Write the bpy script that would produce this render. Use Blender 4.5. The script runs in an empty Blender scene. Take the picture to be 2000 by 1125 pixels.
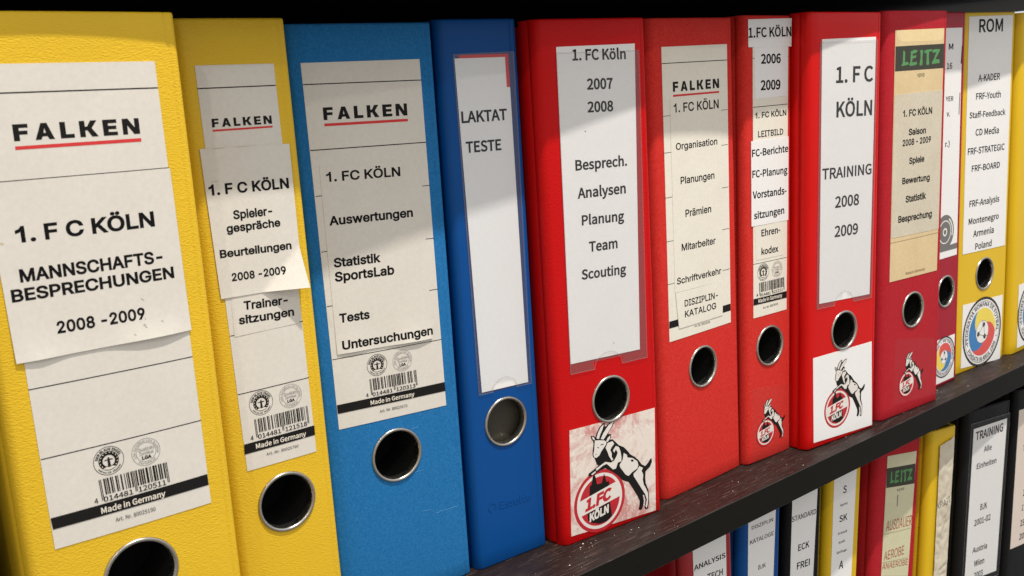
import bpy, math, random
from mathutils import Vector, noise as mnoise
from mathutils.geometry import tessellate_polygon, delaunay_2d_cdt

MM = 0.001
R = math.radians
scene = bpy.context.scene
COL = scene.collection

# ------------------------------------------------------------------ camera, world, lamps, exposure
cam_d = bpy.data.cameras.new('camera')
cam = bpy.data.objects.new('camera', cam_d)
COL.objects.link(cam)
cam.location = (-0.25816, -0.42156, 0.27822)
cam.rotation_euler = (R(78.522), R(3.553), R(-38.571))
cam_d.lens = 34.10
cam_d.sensor_width = 36
cam_d.clip_start = 0.02
cam_d.clip_end = 50
cam_d.dof.use_dof = True
cam_d.dof.focus_distance = 0.60
cam_d.dof.aperture_fstop = 30
scene.camera = cam

world = bpy.data.worlds.new('World')
scene.world = world
world.use_nodes = True
wn = world.node_tree.nodes
wl = world.node_tree.links
bg = wn['Background']
bg.inputs['Strength'].default_value = 1.03
w_tc = wn.new('ShaderNodeTexCoord')
w_sep = wn.new('ShaderNodeSeparateXYZ')
w_map = wn.new('ShaderNodeMapRange')
w_map.inputs[1].default_value = -1.0
w_map.inputs[2].default_value = 1.0
w_ramp = wn.new('ShaderNodeValToRGB')          # the room: darker floor, pale walls and ceiling
cr = w_ramp.color_ramp
cr.elements[0].position = 0.2
cr.elements[0].color = (0.30, 0.27, 0.23, 1)
cr.elements[1].position = 0.75
cr.elements[1].color = (1.0, 0.98, 0.95, 1)
wl.new(w_tc.outputs['Generated'], w_sep.inputs[0])
wl.new(w_sep.outputs['Z'], w_map.inputs[0])
wl.new(w_map.outputs[0], w_ramp.inputs[0])
w_side = wn.new('ShaderNodeMapRange')          # warm lamp light on the left of the room, cooler daylight on the right
w_side.inputs[1].default_value = -0.8
w_side.inputs[2].default_value = 0.8
wl.new(w_sep.outputs['X'], w_side.inputs[0])
w_tint = wn.new('ShaderNodeValToRGB')
w_tint.color_ramp.elements[0].color = (0.86, 0.82, 0.765, 1)
w_tint.color_ramp.elements[1].color = (1.0, 1.055, 1.14, 1)
wl.new(w_side.outputs[0], w_tint.inputs[0])
w_mul = wn.new('ShaderNodeMix')
w_mul.data_type = 'RGBA'
w_mul.blend_type = 'MULTIPLY'
w_mul.inputs[0].default_value = 1.0
wl.new(w_ramp.outputs[0], w_mul.inputs[6])
wl.new(w_tint.outputs[0], w_mul.inputs[7])
wl.new(w_mul.outputs[2], bg.inputs['Color'])


def lamp(name, kind, loc, target, power, color, size):
    d = bpy.data.lights.new(name, kind)
    o = bpy.data.objects.new(name, d)
    COL.objects.link(o)
    o.location = loc
    o.rotation_euler = (Vector(target) - Vector(loc)).to_track_quat('-Z', 'Y').to_euler()
    d.energy = power
    d.color = color
    if kind == 'AREA':
        d.shape = 'DISK'
        d.size = size
    else:
        d.shadow_soft_size = size
    return o


# steep ceiling spot just in front of the bookcase; a second one farther into the room, to the left
lamp('ceiling_spot_near', 'POINT', (0.24, -0.79, 2.42), (0.2, 0, 0.1), 305, (1.0, 0.94, 0.85), 0.028)
lamp('ceiling_spot_left', 'POINT', (-1.55, -1.62, 2.05), (0, 0, 0.15), 32, (1.0, 0.90, 0.78), 0.035)

scene.view_settings.view_transform = 'Standard'
scene.view_settings.look = 'None'
scene.view_settings.exposure = 0.0
scene.view_settings.gamma = 1.0
scene.view_settings.use_curve_mapping = False
scene.cycles.max_bounces = 8
scene.cycles.transparent_max_bounces = 16
scene.cycles.sample_clamp_indirect = 6


# ------------------------------------------------------------------ measured data, millimetres on each spine
BINDERS = [
 dict(label='plain black binder at the left end of the row, left of the wide yellow one',
  at=(-288.00,-6.00,0.00), yaw=0.000, lean=0.000, w=74.00, h=318.00, left=4, bow=0.2, mat='black', hole=(37.0, 84.0, 14.5),
  sheets=[
  ]),
 dict(label='wide yellow binder whose pasted strip reads MANNSCHAFTS-BESPRECHUNGEN 2008 -2009',
  at=(-193.04,-19.68,0.48), yaw=0.925, lean=0.338, w=81.93, h=318.17, left=4, bow=0.9, mat='yellow_grain', hole=(38.63, 87.26, 15.86),
  sheets=[
   dict(part='spine_label', mat='paper_recycled', lift=0.2, poly=[[6.42,299.3],[71.65,298.88],[72.06,108.48],[7.12,109.42]], ink=[
     ["L",6.36,288.8,71.66,288.35,0.5,"ink"],
     ["L",3.11,256.57,71.94,256.06,0.3,"ink"],
     ["T","FALKEN","C",0.09,15.44,270.99,-0.48,46.66,6.22,"print_black",0],
     ["P",[[15.45,269.09],[62.2,268.84],[62.1,267.45],[15.33,267.77]],"print_red"],
     ["L",6.81,176.21,71.96,175.37,0.4,"ink"],
     ["L",7.17,147.51,72.12,146.7,0.4,"ink"],
     ["BE",32.02,140.01,6.1],
     ["LG",47.19,139.52,5.94],
     ["EAN","4014481120511",27.01,133.07,55.05,132.65,27.32,123.99],
     ["T","4","C",0.018,24.3,123.54,-0.51,1.42,2.1,"ink",0],
     ["T","014481","C",0.018,27.92,123.26,-0.84,11.84,2.11,"ink",0],
     ["T","120511","C",0.018,42.1,123.17,-1.48,11.56,2.16,"ink",0],
     ["P",[[7.27,122.77],[71.85,122.0],[71.93,116.95],[7.54,117.86]],"print_black"],
     ["T","Made in Germany","C",0.035,26.27,118.63,-1.3,26.47,2.46,"print_white",0],
     ["T","Art. Nr. 80025190","C",0.0,31.24,113.34,-1.63,16.57,1.75,"print_black",0],
   ]),
   dict(part='paper_strip', mat='paper_recycled', lift=0.4, poly=[[3.06,256.2],[72.33,255.79],[72.75,187.1],[4.03,187.31]], curl='bottom', ink=[
     ["T","1. F C KÖLN","A",0.053,10.71,233.45,-0.37,52.45,5.69,"ink",0],
     ["T","MANNSCHAFTS-","A",0.053,9.96,218.31,-0.51,54.51,4.65,"ink",0],
     ["T","BESPRECHUNGEN","A",0.053,6.05,211.16,-0.52,62.37,4.46,"ink",0],
     ["T","2008 -2009","A",0.053,20.1,196.26,-0.75,34.08,4.44,"ink",0],
     ["P",[[53.32,204.32],[53.66,204.35],[54.73,203.29],[54.43,203.18]],"smudge"],
     ["P",[[52.9,193.46],[53.75,193.51],[53.86,193.05],[53.0,192.96]],"smudge"],
     ["P",[[53.5,192.91],[54.39,191.99],[54.28,191.75],[53.33,192.59]],"smudge"],
     ["P",[[60.52,193.86],[61.37,193.08],[61.26,192.88],[60.4,193.57]],"smudge"],
     ["P",[[48.73,190.38],[49.48,189.76],[49.37,189.52],[48.61,190.11]],"smudge"],
     ["P",[[53.85,196.53],[54.33,195.36],[54.06,195.28]],"smudge"],
     ["P",[[5.17,234.15],[6.17,233.86],[6.45,233.35],[5.24,233.44]],"glue"],
   ]),
  ]),
 dict(label='narrow yellow binder with a dog-eared strip reading Beurteilungen, above a Trainersitzungen strip',
  at=(-97.39,6.63,0.05), yaw=0.197, lean=0.058, w=48.31, h=318.01, left=5, bow=0.3, mat='yellow_grain', hole=(22.84, 86.51, 15.34),
  sheets=[
   dict(part='spine_label', mat='paper_recycled', lift=0.2, poly=[[3.19,297.76],[40.61,297.51],[41.24,107.4],[4.6,107.81]], ink=[
     ["L",3.12,287.81,40.48,287.6,0.5,"ink"],
     ["T","FALKEN","C",0.09,7.75,270.53,-0.5,28.86,3.81,"print_black",0],
     ["P",[[7.73,269.51],[36.69,269.35],[36.67,268.5],[7.8,268.62]],"print_red"],
     ["L",4.22,174.75,41.49,174.57,0.35,"ink"],
     ["L",4.45,146.2,41.43,145.96,0.4,"ink"],
     ["BE",15.35,139.53,6.05],
     ["LG",30.66,139.22,5.95],
     ["EAN","4014481121518",10.86,132.23,38.93,132.06,11.02,123.15],
     ["T","4","C",0.018,7.99,122.44,-1.8,1.56,2.15,"ink",0],
     ["T","014481","C",0.018,11.9,122.24,-0.64,11.81,2.16,"ink",0],
     ["T","121518","C",0.018,26.08,122.17,-0.54,11.71,2.2,"ink",0],
     ["P",[[4.48,121.38],[41.58,121.11],[41.44,116.09],[4.33,116.41]],"print_black"],
     ["T","Made in Germany","C",0.035,10.17,117.73,-1.51,26.43,2.35,"print_white",0],
     ["T","Art.-Nr. 80025760","C",0.0,14.94,112.82,-1.41,16.93,1.42,"print_black",0],
   ]),
   dict(part='paper_strip', mat='paper_recycled', lift=0.35, poly=[[6.84,192.78],[40.19,191.89],[39.39,174.22],[6.26,173.95]], ink=[
     ["T","Trainer-","A",0.053,12.28,185.89,-3.03,22.36,3.81,"ink",0],
     ["T","sitzungen","A",0.053,9.03,179.5,-2.05,28.21,3.71,"ink",0],
   ]),
   dict(part='paper_strip', mat='paper_recycled', lift=0.55, poly=[[0.69,261.55],[44.06,260.44],[43.43,192.04],[2.04,192.88]], curl='corner', ink=[
     ["T","1. F C KÖLN","A",0.053,2.39,240.68,-1.15,39.21,4.52,"ink",0],
     ["T","Spieler-","A",0.053,12.37,228.64,-1.06,19.19,3.75,"ink",0],
     ["P",[[6.69,261.25],[10.22,261.3],[11.83,261.17],[11.62,260.91],[9.09,260.91],[6.74,260.84]],"glue"],
     ["P",[[17.87,261.09],[23.82,261.09],[25.39,260.99],[23.79,260.88],[18.01,260.79]],"glue"],
     ["P",[[3.57,246.31],[5.5,246.8],[7.84,246.7],[7.26,246.41],[5.11,246.5],[3.8,246.08]],"glue"],
     ["T","gespräche","A",0.053,8.5,222.92,-0.97,26.56,3.5,"ink",0],
     ["T","Beurteilungen","A",0.053,3.94,211.82,-1.49,35.56,3.4,"ink",0],
     ["T","2008 -2009","A",0.053,8.16,200.33,-1.69,26.8,3.43,"ink",0],
   ]),
  ]),
 dict(label='wide light blue cardboard binder listing Auswertungen, Statistik SportsLab, Tests and Untersuchungen',
  at=(-39.06,24.13,0.22), yaw=-4.240, lean=0.160, w=78.84, h=316.54, left=4, bow=0.3, mat='blue_card', hole=(37.36, 85.66, 15.4),
  scratch=[[[49.76,48.57],[55.02,47.78],[56.59,46.49],[58.02,45.17],[59.57,44.32],[61.86,44.88],[68.33,44.56],[73.53,44.63]],[[47.33,97.84],[48.97,98.15],[51.58,98.28]],[[47.62,72.4],[49.94,72.67],[52.88,72.46]]],
  sheets=[
   dict(part='spine_label', mat='paper_recycled', lift=0.2, poly=[[4.01,297.85],[70.48,297.75],[70.66,106.49],[5.02,108.37]], ink=[
     ["L",4.21,287.46,70.53,286.9,0.5,"ink"],
     ["L",4.52,255.2,70.72,254.21,0.5,"ink"],
     ["T","FALKEN","C",0.09,13.17,269.6,-0.68,47.5,6.26,"print_black",0],
     ["P",[[13.31,267.91],[60.66,267.31],[60.64,265.94],[13.26,266.53]],"print_red"],
     ["L",4.92,232.19,70.83,231.09,0.35,"ink"],
     ["L",4.93,203.71,71.01,202.2,0.35,"ink"],
     ["L",5.06,175.23,71.01,173.71,0.35,"ink"],
     ["L",5.1,146.78,70.85,145.02,0.35,"ink"],
     ["BE",30.16,138.78,5.98],
     ["LG",45.38,138.09,5.94],
     ["EAN","4014481120313",24.91,131.91,53.23,131.14,25.16,123.18],
     ["T","4","C",0.018,22.13,122.45,-0.12,1.45,2.02,"ink",0],
     ["T","014481","C",0.018,25.97,122.14,-1.2,11.99,2.02,"ink",0],
     ["T","120313","C",0.018,40.29,121.89,-2.78,11.8,2.05,"ink",0],
     ["P",[[5.07,121.97],[70.61,120.24],[70.82,114.96],[5.2,117.12]],"print_black"],
     ["T","Made in Germany","C",0.035,24.27,117.67,-2.24,26.71,2.29,"print_white",0],
     ["T","Art. Nr. 80025075","C",0.0,29.16,112.1,-2.15,16.89,1.56,"print_black",0],
   ]),
   dict(part='paper_strip', mat='paper_recycled', lift=0.4, poly=[[8.36,247.4],[66.27,245.62],[65.03,146.88],[8.05,149.01]], curl='bottom', ink=[
     ["T","1. FC KÖLN","A",0.043,11.38,239.01,-1.46,42.08,4.59,"ink",0],
     ["T","Auswertungen","A",0.053,10.67,216.8,-1.43,48.36,4.36,"ink",0],
     ["T","Statistik","A",0.053,10.89,195.0,-2.08,26.76,4.44,"ink",0],
     ["T","SportsLab","A",0.053,10.73,187.55,-2.07,34.26,4.6,"ink",0],
     ["T","Tests","A",0.053,11.0,165.69,-2.45,17.35,4.39,"ink",0],
     ["T","Untersuchungen","A",0.053,11.06,151.15,-2.02,54.32,4.38,"ink",0],
   ]),
  ]),
 dict(label='narrow dark blue plastic binder with a long label reading LAKTAT TESTE',
  at=(47.69,16.80,0.00), yaw=-2.705, lean=-0.006, w=47.58, h=317.88, left=4, bow=0.1, mat='blue_gloss', hole=(23.07, 87.28, 15.18),
  emboss=[["T","Esselte","C",0.03,14.44,34.51,-3.3,22.95,4.6],["R",9.42,36.94,3.0]],
  sheets=[
   dict(part='spine_label', mat='paper_white', lift=0.25, poly=[[5.2,297.23],[38.64,297.1],[38.61,280.6],[40.89,280.55],[40.94,107.48],[7.54,108.65]], ngon=1, ink=[
     ["P",[[8.12,298.94],[40.89,298.77],[40.81,280.49],[38.61,280.6],[38.64,297.1],[7.97,297.26]],"print_red"],
     ["T","LAKTAT","C",0.043,6.84,262.91,-0.39,30.62,5.84,"ink",0],
     ["T","TESTE","C",0.043,8.42,246.58,-0.82,23.81,5.73,"ink",0],
   ]),
   dict(part='pocket_back', mat='film_back', lift=0.12, poly=[[4.36,299.26],[44.58,299.75],[43.07,106.3],[5.37,107.59]], ink=[
   ]),
   dict(part='label_pocket', mat='film_blue', lift=0.6, poly=[[4.36,299.26],[44.58,299.75],[43.07,106.3],[5.37,107.59]], notch=1, ink=[
   ]),
  ]),
 dict(label='red grained binder listing Besprech., Analysen, Planung, Team, Scouting above a big goat sticker',
  at=(104.21,2.97,0.00), yaw=-4.297, lean=-0.025, w=76.35, h=316.45, left=4.5, bow=0.2, mat='red_grain', hole=(37.8, 86.64, 15.24),
  sheets=[
   dict(part='spine_label', mat='paper_white', lift=0.25, poly=[[9.39,300.99],[67.94,301.4],[63.0,113.54],[7.98,115.41]], ink=[
     ["T","1. FC Köln","C",0.043,20.47,293.29,-0.77,40.06,5.82,"ink",0],
     ["T","2007","C",0.048,30.0,276.48,-1.13,19.51,5.83,"ink",0],
     ["T","2008","C",0.048,29.61,263.45,-1.31,19.6,5.76,"ink",0],
     ["T","Besprech.","C",0.043,18.72,230.64,-1.08,39.56,5.69,"ink",0],
     ["T","Analysen","C",0.043,19.3,214.16,-1.19,37.12,5.8,"ink",0],
     ["T","Planung","C",0.043,21.45,198.03,-2.16,32.8,5.61,"ink",0],
     ["T","Team","C",0.043,25.97,181.46,-1.74,22.15,5.79,"ink",0],
     ["T","Scouting","C",0.043,19.18,165.61,-2.91,34.94,5.63,"ink",0],
     ["P",[[26.87,252.84],[27.49,252.91],[27.78,252.41],[27.14,252.15]],"print_black"],
     ["P",[[41.65,122.39],[42.05,122.37],[42.08,121.34],[41.68,121.42]],"print_grey"],
   ]),
   dict(part='pocket_back', mat='film_back', lift=0.12, poly=[[9.23,297.55],[70.8,297.18],[68.62,107.12],[7.35,109.09]], notch=1, ink=[
   ]),
   dict(part='label_pocket', mat='film_clear', lift=0.6, poly=[[9.23,297.55],[70.8,297.18],[68.62,107.12],[7.35,109.09]], notch=1, ink=[
   ]),
   dict(part='emblem_sticker', mat='paper_grunge', lift=0.25, poly=[[4.4,74.24],[73.73,72.11],[71.69,1.75],[1.57,5.75]], ink=[
     ["GOAT",25.21,22.47,20.48],
   ]),
  ]),
 dict(label='red cardboard binder listing Organisation to Schriftverkehr, with no sticker below its ring',
  at=(197.68,4.65,0.00), yaw=1.476, lean=-0.266, w=76.93, h=316.73, left=5, bow=0.3, mat='red_card', hole=(37.71, 85.28, 14.87),
  sheets=[
   dict(part='spine_label', mat='paper_cream', lift=0.2, poly=[[6.15,299.23],[71.17,299.55],[69.18,109.9],[4.54,109.64]], ink=[
     ["L",6.13,289.15,70.83,289.24,0.5,"ink"],
     ["T","FALKEN","C",0.09,15.57,271.33,0.15,46.34,6.17,"print_black",0],
     ["P",[[15.48,269.5],[61.73,269.54],[61.68,268.26],[15.42,268.21]],"print_red"],
     ["L",5.5,256.72,70.33,256.78,0.3,"ink"],
     ["L",4.83,233.66,69.8,233.6,0.3,"ink"],
     ["L",4.42,205.05,69.56,204.94,0.3,"ink"],
     ["L",4.36,176.66,69.46,176.38,0.3,"ink"],
     ["L",4.22,148.42,69.15,148.12,0.3,"ink"],
     ["P",[[4.82,123.51],[69.15,123.35],[69.17,118.35],[4.67,118.82]],"print_black"],
     ["T","Art. Nr. 80025034","C",0.0,29.89,114.51,-0.81,16.21,1.45,"print_black",0],
   ]),
   dict(part='paper_strip', mat='paper_cream', lift=0.4, poly=[[12.25,267.5],[63.38,267.45],[60.73,141.27],[11.25,141.77]], ink=[
     ["T","1. FC KÖLN","A",0.03,15.47,258.44,0.03,45.29,5.49,"ink",0],
     ["T","Organisation","A",0.028,16.44,234.67,0.09,41.85,4.17,"ink",0],
     ["T","Planungen","A",0.028,19.99,212.32,-0.01,34.48,4.53,"ink",0],
     ["T","Prämien","A",0.028,23.77,190.4,-0.33,26.41,4.61,"ink",0],
     ["T","Mitarbeiter","A",0.028,19.05,168.55,-0.76,34.95,4.51,"ink",0],
     ["T","Schriftverkehr","A",0.028,13.34,146.99,-0.64,46.14,4.18,"ink",0],
   ]),
   dict(part='paper_strip', mat='paper_cream', lift=0.55, poly=[[11.64,141.31],[60.59,141.23],[59.93,116.97],[13.93,116.86]], ink=[
     ["T","DISZIPLIN-","A",0.028,20.06,130.8,-1.06,34.88,4.3,"ink",0],
     ["T","KATALOG","A",0.028,20.06,123.45,-0.7,32.75,4.26,"ink",0],
   ]),
  ]),
 dict(label='narrow red cardboard binder reading 2006 2009, with six glued strips and barcode label',
  at=(280.82,2.90,0.53), yaw=-1.644, lean=0.658, w=46.50, h=317.61, left=3.5, bow=0.2, mat='red_card', hole=(22.62, 85.75, 15.16),
  sheets=[
   dict(part='spine_label', mat='paper_cream', lift=0.2, poly=[[5.25,297.75],[43.19,297.61],[41.7,109.28],[4.69,108.97]], ink=[
     ["L",5.19,289.3,43.03,289.76,0.35,"ink"],
     ["L",5.18,256.7,42.4,257.24,0.45,"ink"],
     ["L",4.73,148.0,41.33,147.94,0.35,"ink"],
     ["BE",15.32,140.98,6.37],
     ["LG",30.63,141.03,5.9],
     ["EAN","4014481121211",10.66,133.86,38.55,133.85,11.23,124.56],
     ["T","4","C",0.018,7.92,124.21,3.86,1.79,1.99,"ink",0],
     ["T","014481","C",0.018,11.94,123.72,0.26,11.33,1.98,"ink",0],
     ["T","121211","C",0.018,25.29,123.87,0.63,11.87,2.0,"ink",0],
     ["P",[[4.8,122.95],[41.58,123.04],[41.59,118.02],[4.76,118.32]],"print_black"],
     ["T","Made in Germany","C",0.035,9.86,119.42,0.15,26.56,2.68,"print_white",0],
     ["T","Art.-Nr. 80025034","C",0.0,14.87,114.19,1.02,16.88,1.56,"print_black",0],
   ]),
   dict(part='paper_strip', mat='paper_white', lift=0.35, poly=[[6.77,296.93],[42.29,296.78],[42.38,263.17],[7.36,262.01]], ink=[
     ["T","2006","C",0.048,13.51,285.72,0.25,21.18,5.98,"ink",0],
     ["T","2009","C",0.048,12.99,268.05,-0.18,21.27,6.2,"ink",0],
   ]),
   dict(part='paper_strip', mat='paper_cream', lift=0.35, poly=[[5.35,256.03],[41.94,256.53],[42.46,234.39],[5.0,233.79]], ink=[
     ["T","1. FC KÖLN","A",0.038,7.27,249.14,0.76,33.6,3.77,"ink",0],
     ["T","LEITBILD","A",0.03,10.2,236.17,0.56,27.24,4.07,"ink",0],
   ]),
   dict(part='paper_strip', mat='paper_cream', lift=0.35, poly=[[6.47,175.65],[41.68,175.58],[38.01,150.39],[7.7,150.38]], ink=[
     ["T","Ehren-","C",0.038,13.3,166.81,0.55,20.81,4.54,"ink",0],
     ["T","kodex","C",0.038,13.23,153.71,-0.3,18.76,4.51,"ink",0],
   ]),
   dict(part='paper_strip', mat='paper_white', lift=0.5, poly=[[2.86,233.93],[43.19,234.58],[43.08,175.0],[2.8,174.94]], ink=[
     ["T","FC-Berichte","C",0.038,3.63,223.22,1.12,39.23,4.65,"ink",0],
     ["T","FC-Planung","C",0.038,3.77,208.87,-0.13,38.29,4.7,"ink",0],
     ["T","Vorstands-","C",0.038,4.0,194.27,-0.12,36.99,4.87,"ink",0],
     ["T","sitzungen","C",0.038,5.28,179.94,0.79,33.15,4.76,"ink",0],
   ]),
   dict(part='paper_strip', mat='paper_white', lift=0.5, poly=[[0.37,314.73],[46.55,315.73],[46.36,296.62],[0.62,296.63]], ink=[
     ["T","1.FC KÖLN","C",0.038,0.76,302.98,1.02,45.39,6.12,"ink",0],
   ]),
   dict(part='clear_tape', mat='film_tape', lift=0.2, poly=[[3.44,57.09],[47.1,51.99],[46.81,0.73],[2.8,0.13]], ink=[
     ["GOAT",17.56,20.46,10.3],
   ]),
  ]),
 dict(label='bright red plastic binder reading TRAINING 2008 2009, with white goat sticker',
  at=(332.55,-11.74,0.83), yaw=-4.176, lean=0.616, w=77.57, h=318.06, left=3.5, bow=0.2, mat='red_gloss', hole=(38.77, 85.77, 15.32),
  sheets=[
   dict(part='spine_label', mat='paper_white', lift=0.25, poly=[[10.6,299.42],[71.1,300.49],[68.93,108.86],[9.75,110.83]], ink=[
     ["T","1. F C","C",0.038,25.93,269.28,-0.46,42.52,10.63,"ink",0],
     ["T","KÖLN","C",0.038,26.6,245.11,-0.72,41.28,10.4,"ink",0],
     ["T","TRAINING","C",0.033,11.64,201.7,-0.85,56.88,7.48,"ink",0],
     ["T","2008","C",0.038,26.25,179.93,-1.1,27.86,7.77,"ink",0],
     ["T","2009","C",0.038,26.0,158.41,-1.6,27.36,7.7,"ink",0],
   ]),
   dict(part='pocket_back', mat='film_back', lift=0.12, poly=[[8.29,297.23],[72.98,298.06],[71.17,105.98],[6.68,107.29]], notch=1, ink=[
   ]),
   dict(part='label_pocket', mat='film_clear', lift=0.6, poly=[[8.29,297.23],[72.98,298.06],[71.17,105.98],[6.68,107.29]], notch=1, ink=[
   ]),
   dict(part='emblem_sticker', mat='paper_white', lift=0.25, poly=[[3.31,70.75],[72.75,70.68],[75.15,2.06],[4.66,4.64]], ink=[
     ["GOAT",31.69,25.83,15.32],
   ]),
  ]),
 dict(label='crimson linen binder with a yellowed label with black and green band, on the middle shelf',
  at=(424.98,-16.60,0.32), yaw=-3.144, lean=0.246, w=75.59, h=318.86, left=5, bow=0.2, mat='crimson_linen', hole=(37.36, 85.45, 15.0),
  sheets=[
   dict(part='spine_label', mat='paper_manila', lift=0.25, poly=[[6.65,304.5],[71.26,305.4],[70.12,112.66],[5.02,112.95]], ink=[
     ["P",[[8.04,304.33],[70.51,305.24],[70.23,298.77],[66.73,296.34],[60.74,295.95],[15.95,295.78],[11.45,297.3],[8.85,300.52]],"manila_flap"],
     ["P",[[7.03,292.76],[71.41,293.59],[71.91,274.88],[6.93,274.46]],"print_olive"],
     ["P",[[16.87,289.59],[19.29,288.73],[19.29,280.67],[22.81,281.13],[24.3,279.3],[21.06,278.75],[15.87,278.11],[14.86,278.79],[16.48,280.75]],"print_green"],
     ["P",[[26.08,288.57],[31.74,289.81],[35.35,289.41],[33.98,287.57],[28.99,286.88],[29.06,285.25],[34.06,285.69],[33.41,283.92],[28.85,283.23],[28.53,280.39],[34.26,280.79],[35.34,278.96],[30.77,278.12],[25.34,278.05],[24.72,279.29],[26.37,280.86],[26.47,285.73],[26.84,287.34]],"print_green"],
     ["P",[[38.25,289.1],[42.15,289.58],[42.65,288.17],[41.82,283.69],[42.3,279.15],[41.62,277.94],[38.72,277.87],[38.24,278.87],[39.52,282.93],[39.35,287.03]],"print_green"],
     ["P",[[44.09,288.55],[47.71,289.45],[54.33,289.8],[54.85,288.3],[50.72,287.98],[50.63,283.45],[51.44,278.46],[48.97,277.71],[47.45,278.58],[47.68,283.53],[47.52,287.24],[44.89,286.89]],"print_green"],
     ["P",[[55.11,289.12],[59.55,289.68],[65.56,289.54],[65.33,288.05],[60.61,283.18],[59.92,281.95],[63.66,282.09],[65.68,280.95],[65.33,278.87],[60.07,278.78],[55.61,278.33],[54.8,279.6],[57.65,282.43],[59.74,285.69],[61.16,287.32],[55.95,287.03]],"print_green"],
     ["T","1010","A",0.018,35.88,269.09,1.87,9.33,2.64,"ink",0],
     ["L",5.12,143.82,69.94,143.89,0.3,"print_brown"],
     ["T","Made in Germany","C",0.018,26.06,115.67,-0.19,26.43,2.15,"print_brown",0],
   ]),
   dict(part='paper_strip', mat='paper_aged', lift=0.4, poly=[[7.2,257.26],[70.93,258.0],[70.73,147.04],[5.7,147.58]], ink=[
     ["T","1. FC KÖLN","A",0.048,17.89,240.16,0.48,39.02,4.72,"ink",0],
     ["T","Saison","A",0.048,25.85,225.68,0.09,23.18,4.62,"ink",0],
     ["T","2008 - 2009","A",0.048,18.24,217.85,0.52,37.97,4.56,"ink",0],
     ["T","Spiele","A",0.048,27.29,203.38,0.72,20.48,4.65,"ink",0],
     ["T","Bewertung","A",0.048,18.73,188.52,-0.42,37.19,4.62,"ink",0],
     ["T","Statistik","A",0.048,23.63,173.68,0.57,27.8,4.91,"ink",0],
     ["T","Besprechung","A",0.048,14.52,158.89,-0.65,45.73,4.89,"ink",0],
   ]),
   dict(part='clear_tape', mat='film_tape', lift=0.2, poly=[[14.27,65.16],[70.05,55.85],[72.42,5.99],[13.43,9.96]], ink=[
     ["GOAT",30.85,24.17,10.77],
   ]),
  ]),
 dict(label='dark crimson binder set back behind the linen one, half of its label hidden',
  at=(515.42,-4.74,0.00), yaw=-0.117, lean=-0.248, w=48.01, h=319.13, left=4, bow=0.1, mat='crimson', hole=(25.84, 84.86, 14.35),
  sheets=[
   dict(part='spine_label', mat='paper_white', lift=0.25, poly=[[4.12,306.45],[42.12,306.45],[42.93,114.72],[4.93,114.72]], ink=[
     ["T","M","C",0.033,20.42,289.36,-0.22,7.41,4.54,"ink",0],
     ["T","16","C",0.033,18.21,273.65,0.67,8.64,4.67,"ink",0],
     ["T","YER","C",0.028,17.53,247.57,-1.36,12.64,3.74,"ink",0],
     ["T","v.","C",0.028,19.55,234.93,-1.22,5.7,4.49,"ink",0],
     ["T","r.)","C",0.028,18.7,210.01,-0.6,7.13,4.4,"ink",0],
     ["P",[[41.84,291.87],[42.93,291.85],[42.11,277.18],[40.66,277.23]],"print_black"],
     ["P",[[40.14,253.47],[41.42,253.4],[40.76,235.29],[39.48,235.38]],"print_grey"],
     ["SEAL",21.72,137.29,14.86],
     ["P",[[4.93,124.54],[42.93,125.4],[42.93,120.47],[4.93,120.86]],"print_grey"],
   ]),
   dict(part='emblem_sticker', mat='paper_white', lift=0.25, poly=[[3.9,43.21],[43.26,43.21],[43.26,3.32],[3.9,3.32]], ink=[
     ["FRF",25.22,25.81,18.68,130],
   ]),
  ]),
 dict(label='yellow binder reading ROM, with a round football badge sticker, on the middle shelf',
  at=(575.47,0.96,0.00), yaw=-2.859, lean=-0.233, w=80.40, h=319.35, left=4, bow=0.1, mat='yellow_gloss', hole=(42.11, 87.67, 15.37),
  sheets=[
   dict(part='spine_label', mat='paper_white', lift=0.25, poly=[[4.16,315.94],[75.49,316.49],[76.23,108.89],[4.44,110.87]], ink=[
     ["T","ROM","C",0.033,20.01,302.85,0.19,38.89,10.46,"ink",0],
     ["T","A-KADER","C",0.03,21.2,261.18,0.11,35.59,5.59,"ink",0],
     ["T","FRF-Youth","C",0.03,18.57,245.84,-0.29,40.57,5.25,"ink",0],
     ["T","Staff-Feedback","C",0.03,8.77,230.37,-0.76,59.69,4.88,"ink",0],
     ["T","CD Media","C",0.03,19.37,214.62,-1.03,38.75,5.47,"ink",0],
     ["T","FRF-STRATEGIC","C",0.03,7.86,198.83,-0.65,61.09,5.47,"ink",0],
     ["T","FRF-BOARD","C",0.03,14.98,183.44,-0.99,46.87,5.22,"ink",0],
     ["T","FRF-Analysis","C",0.03,12.84,152.23,-0.84,50.09,5.51,"ink",0],
     ["T","Montenegro","C",0.03,12.52,136.59,-1.1,50.65,5.34,"ink",0],
     ["T","Armenia","C",0.03,20.56,124.37,-1.02,34.58,5.62,"ink",0],
     ["T","Poland","C",0.03,24.57,112.35,-1.03,27.67,5.45,"ink",0],
   ]),
   dict(part='emblem_sticker', mat='paper_white', lift=0.25, poly=[[7.35,63.97],[75.64,61.69],[75.03,-0.92],[6.65,4.71]], ink=[
     ["FRF",41.16,32.67,32.9,0],
   ]),
  ]),
 dict(label='yellow binder cut off at the right edge, right of the ROM binder',
  at=(668.60,-6.28,0.00), yaw=-0.373, lean=-0.837, w=70.00, h=318.60, left=5, bow=0.2, mat='yellow_gloss', hole=(35.0, 84.0, 14.0),
  sheets=[
   dict(part='emblem_sticker', mat='paper_white', lift=0.25, poly=[[7.68,67.16],[73.48,67.16],[73.97,4.72],[8.17,4.72]], ink=[
     ["FRF",40.2,35.94,32.9,0],
   ]),
  ]),
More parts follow.
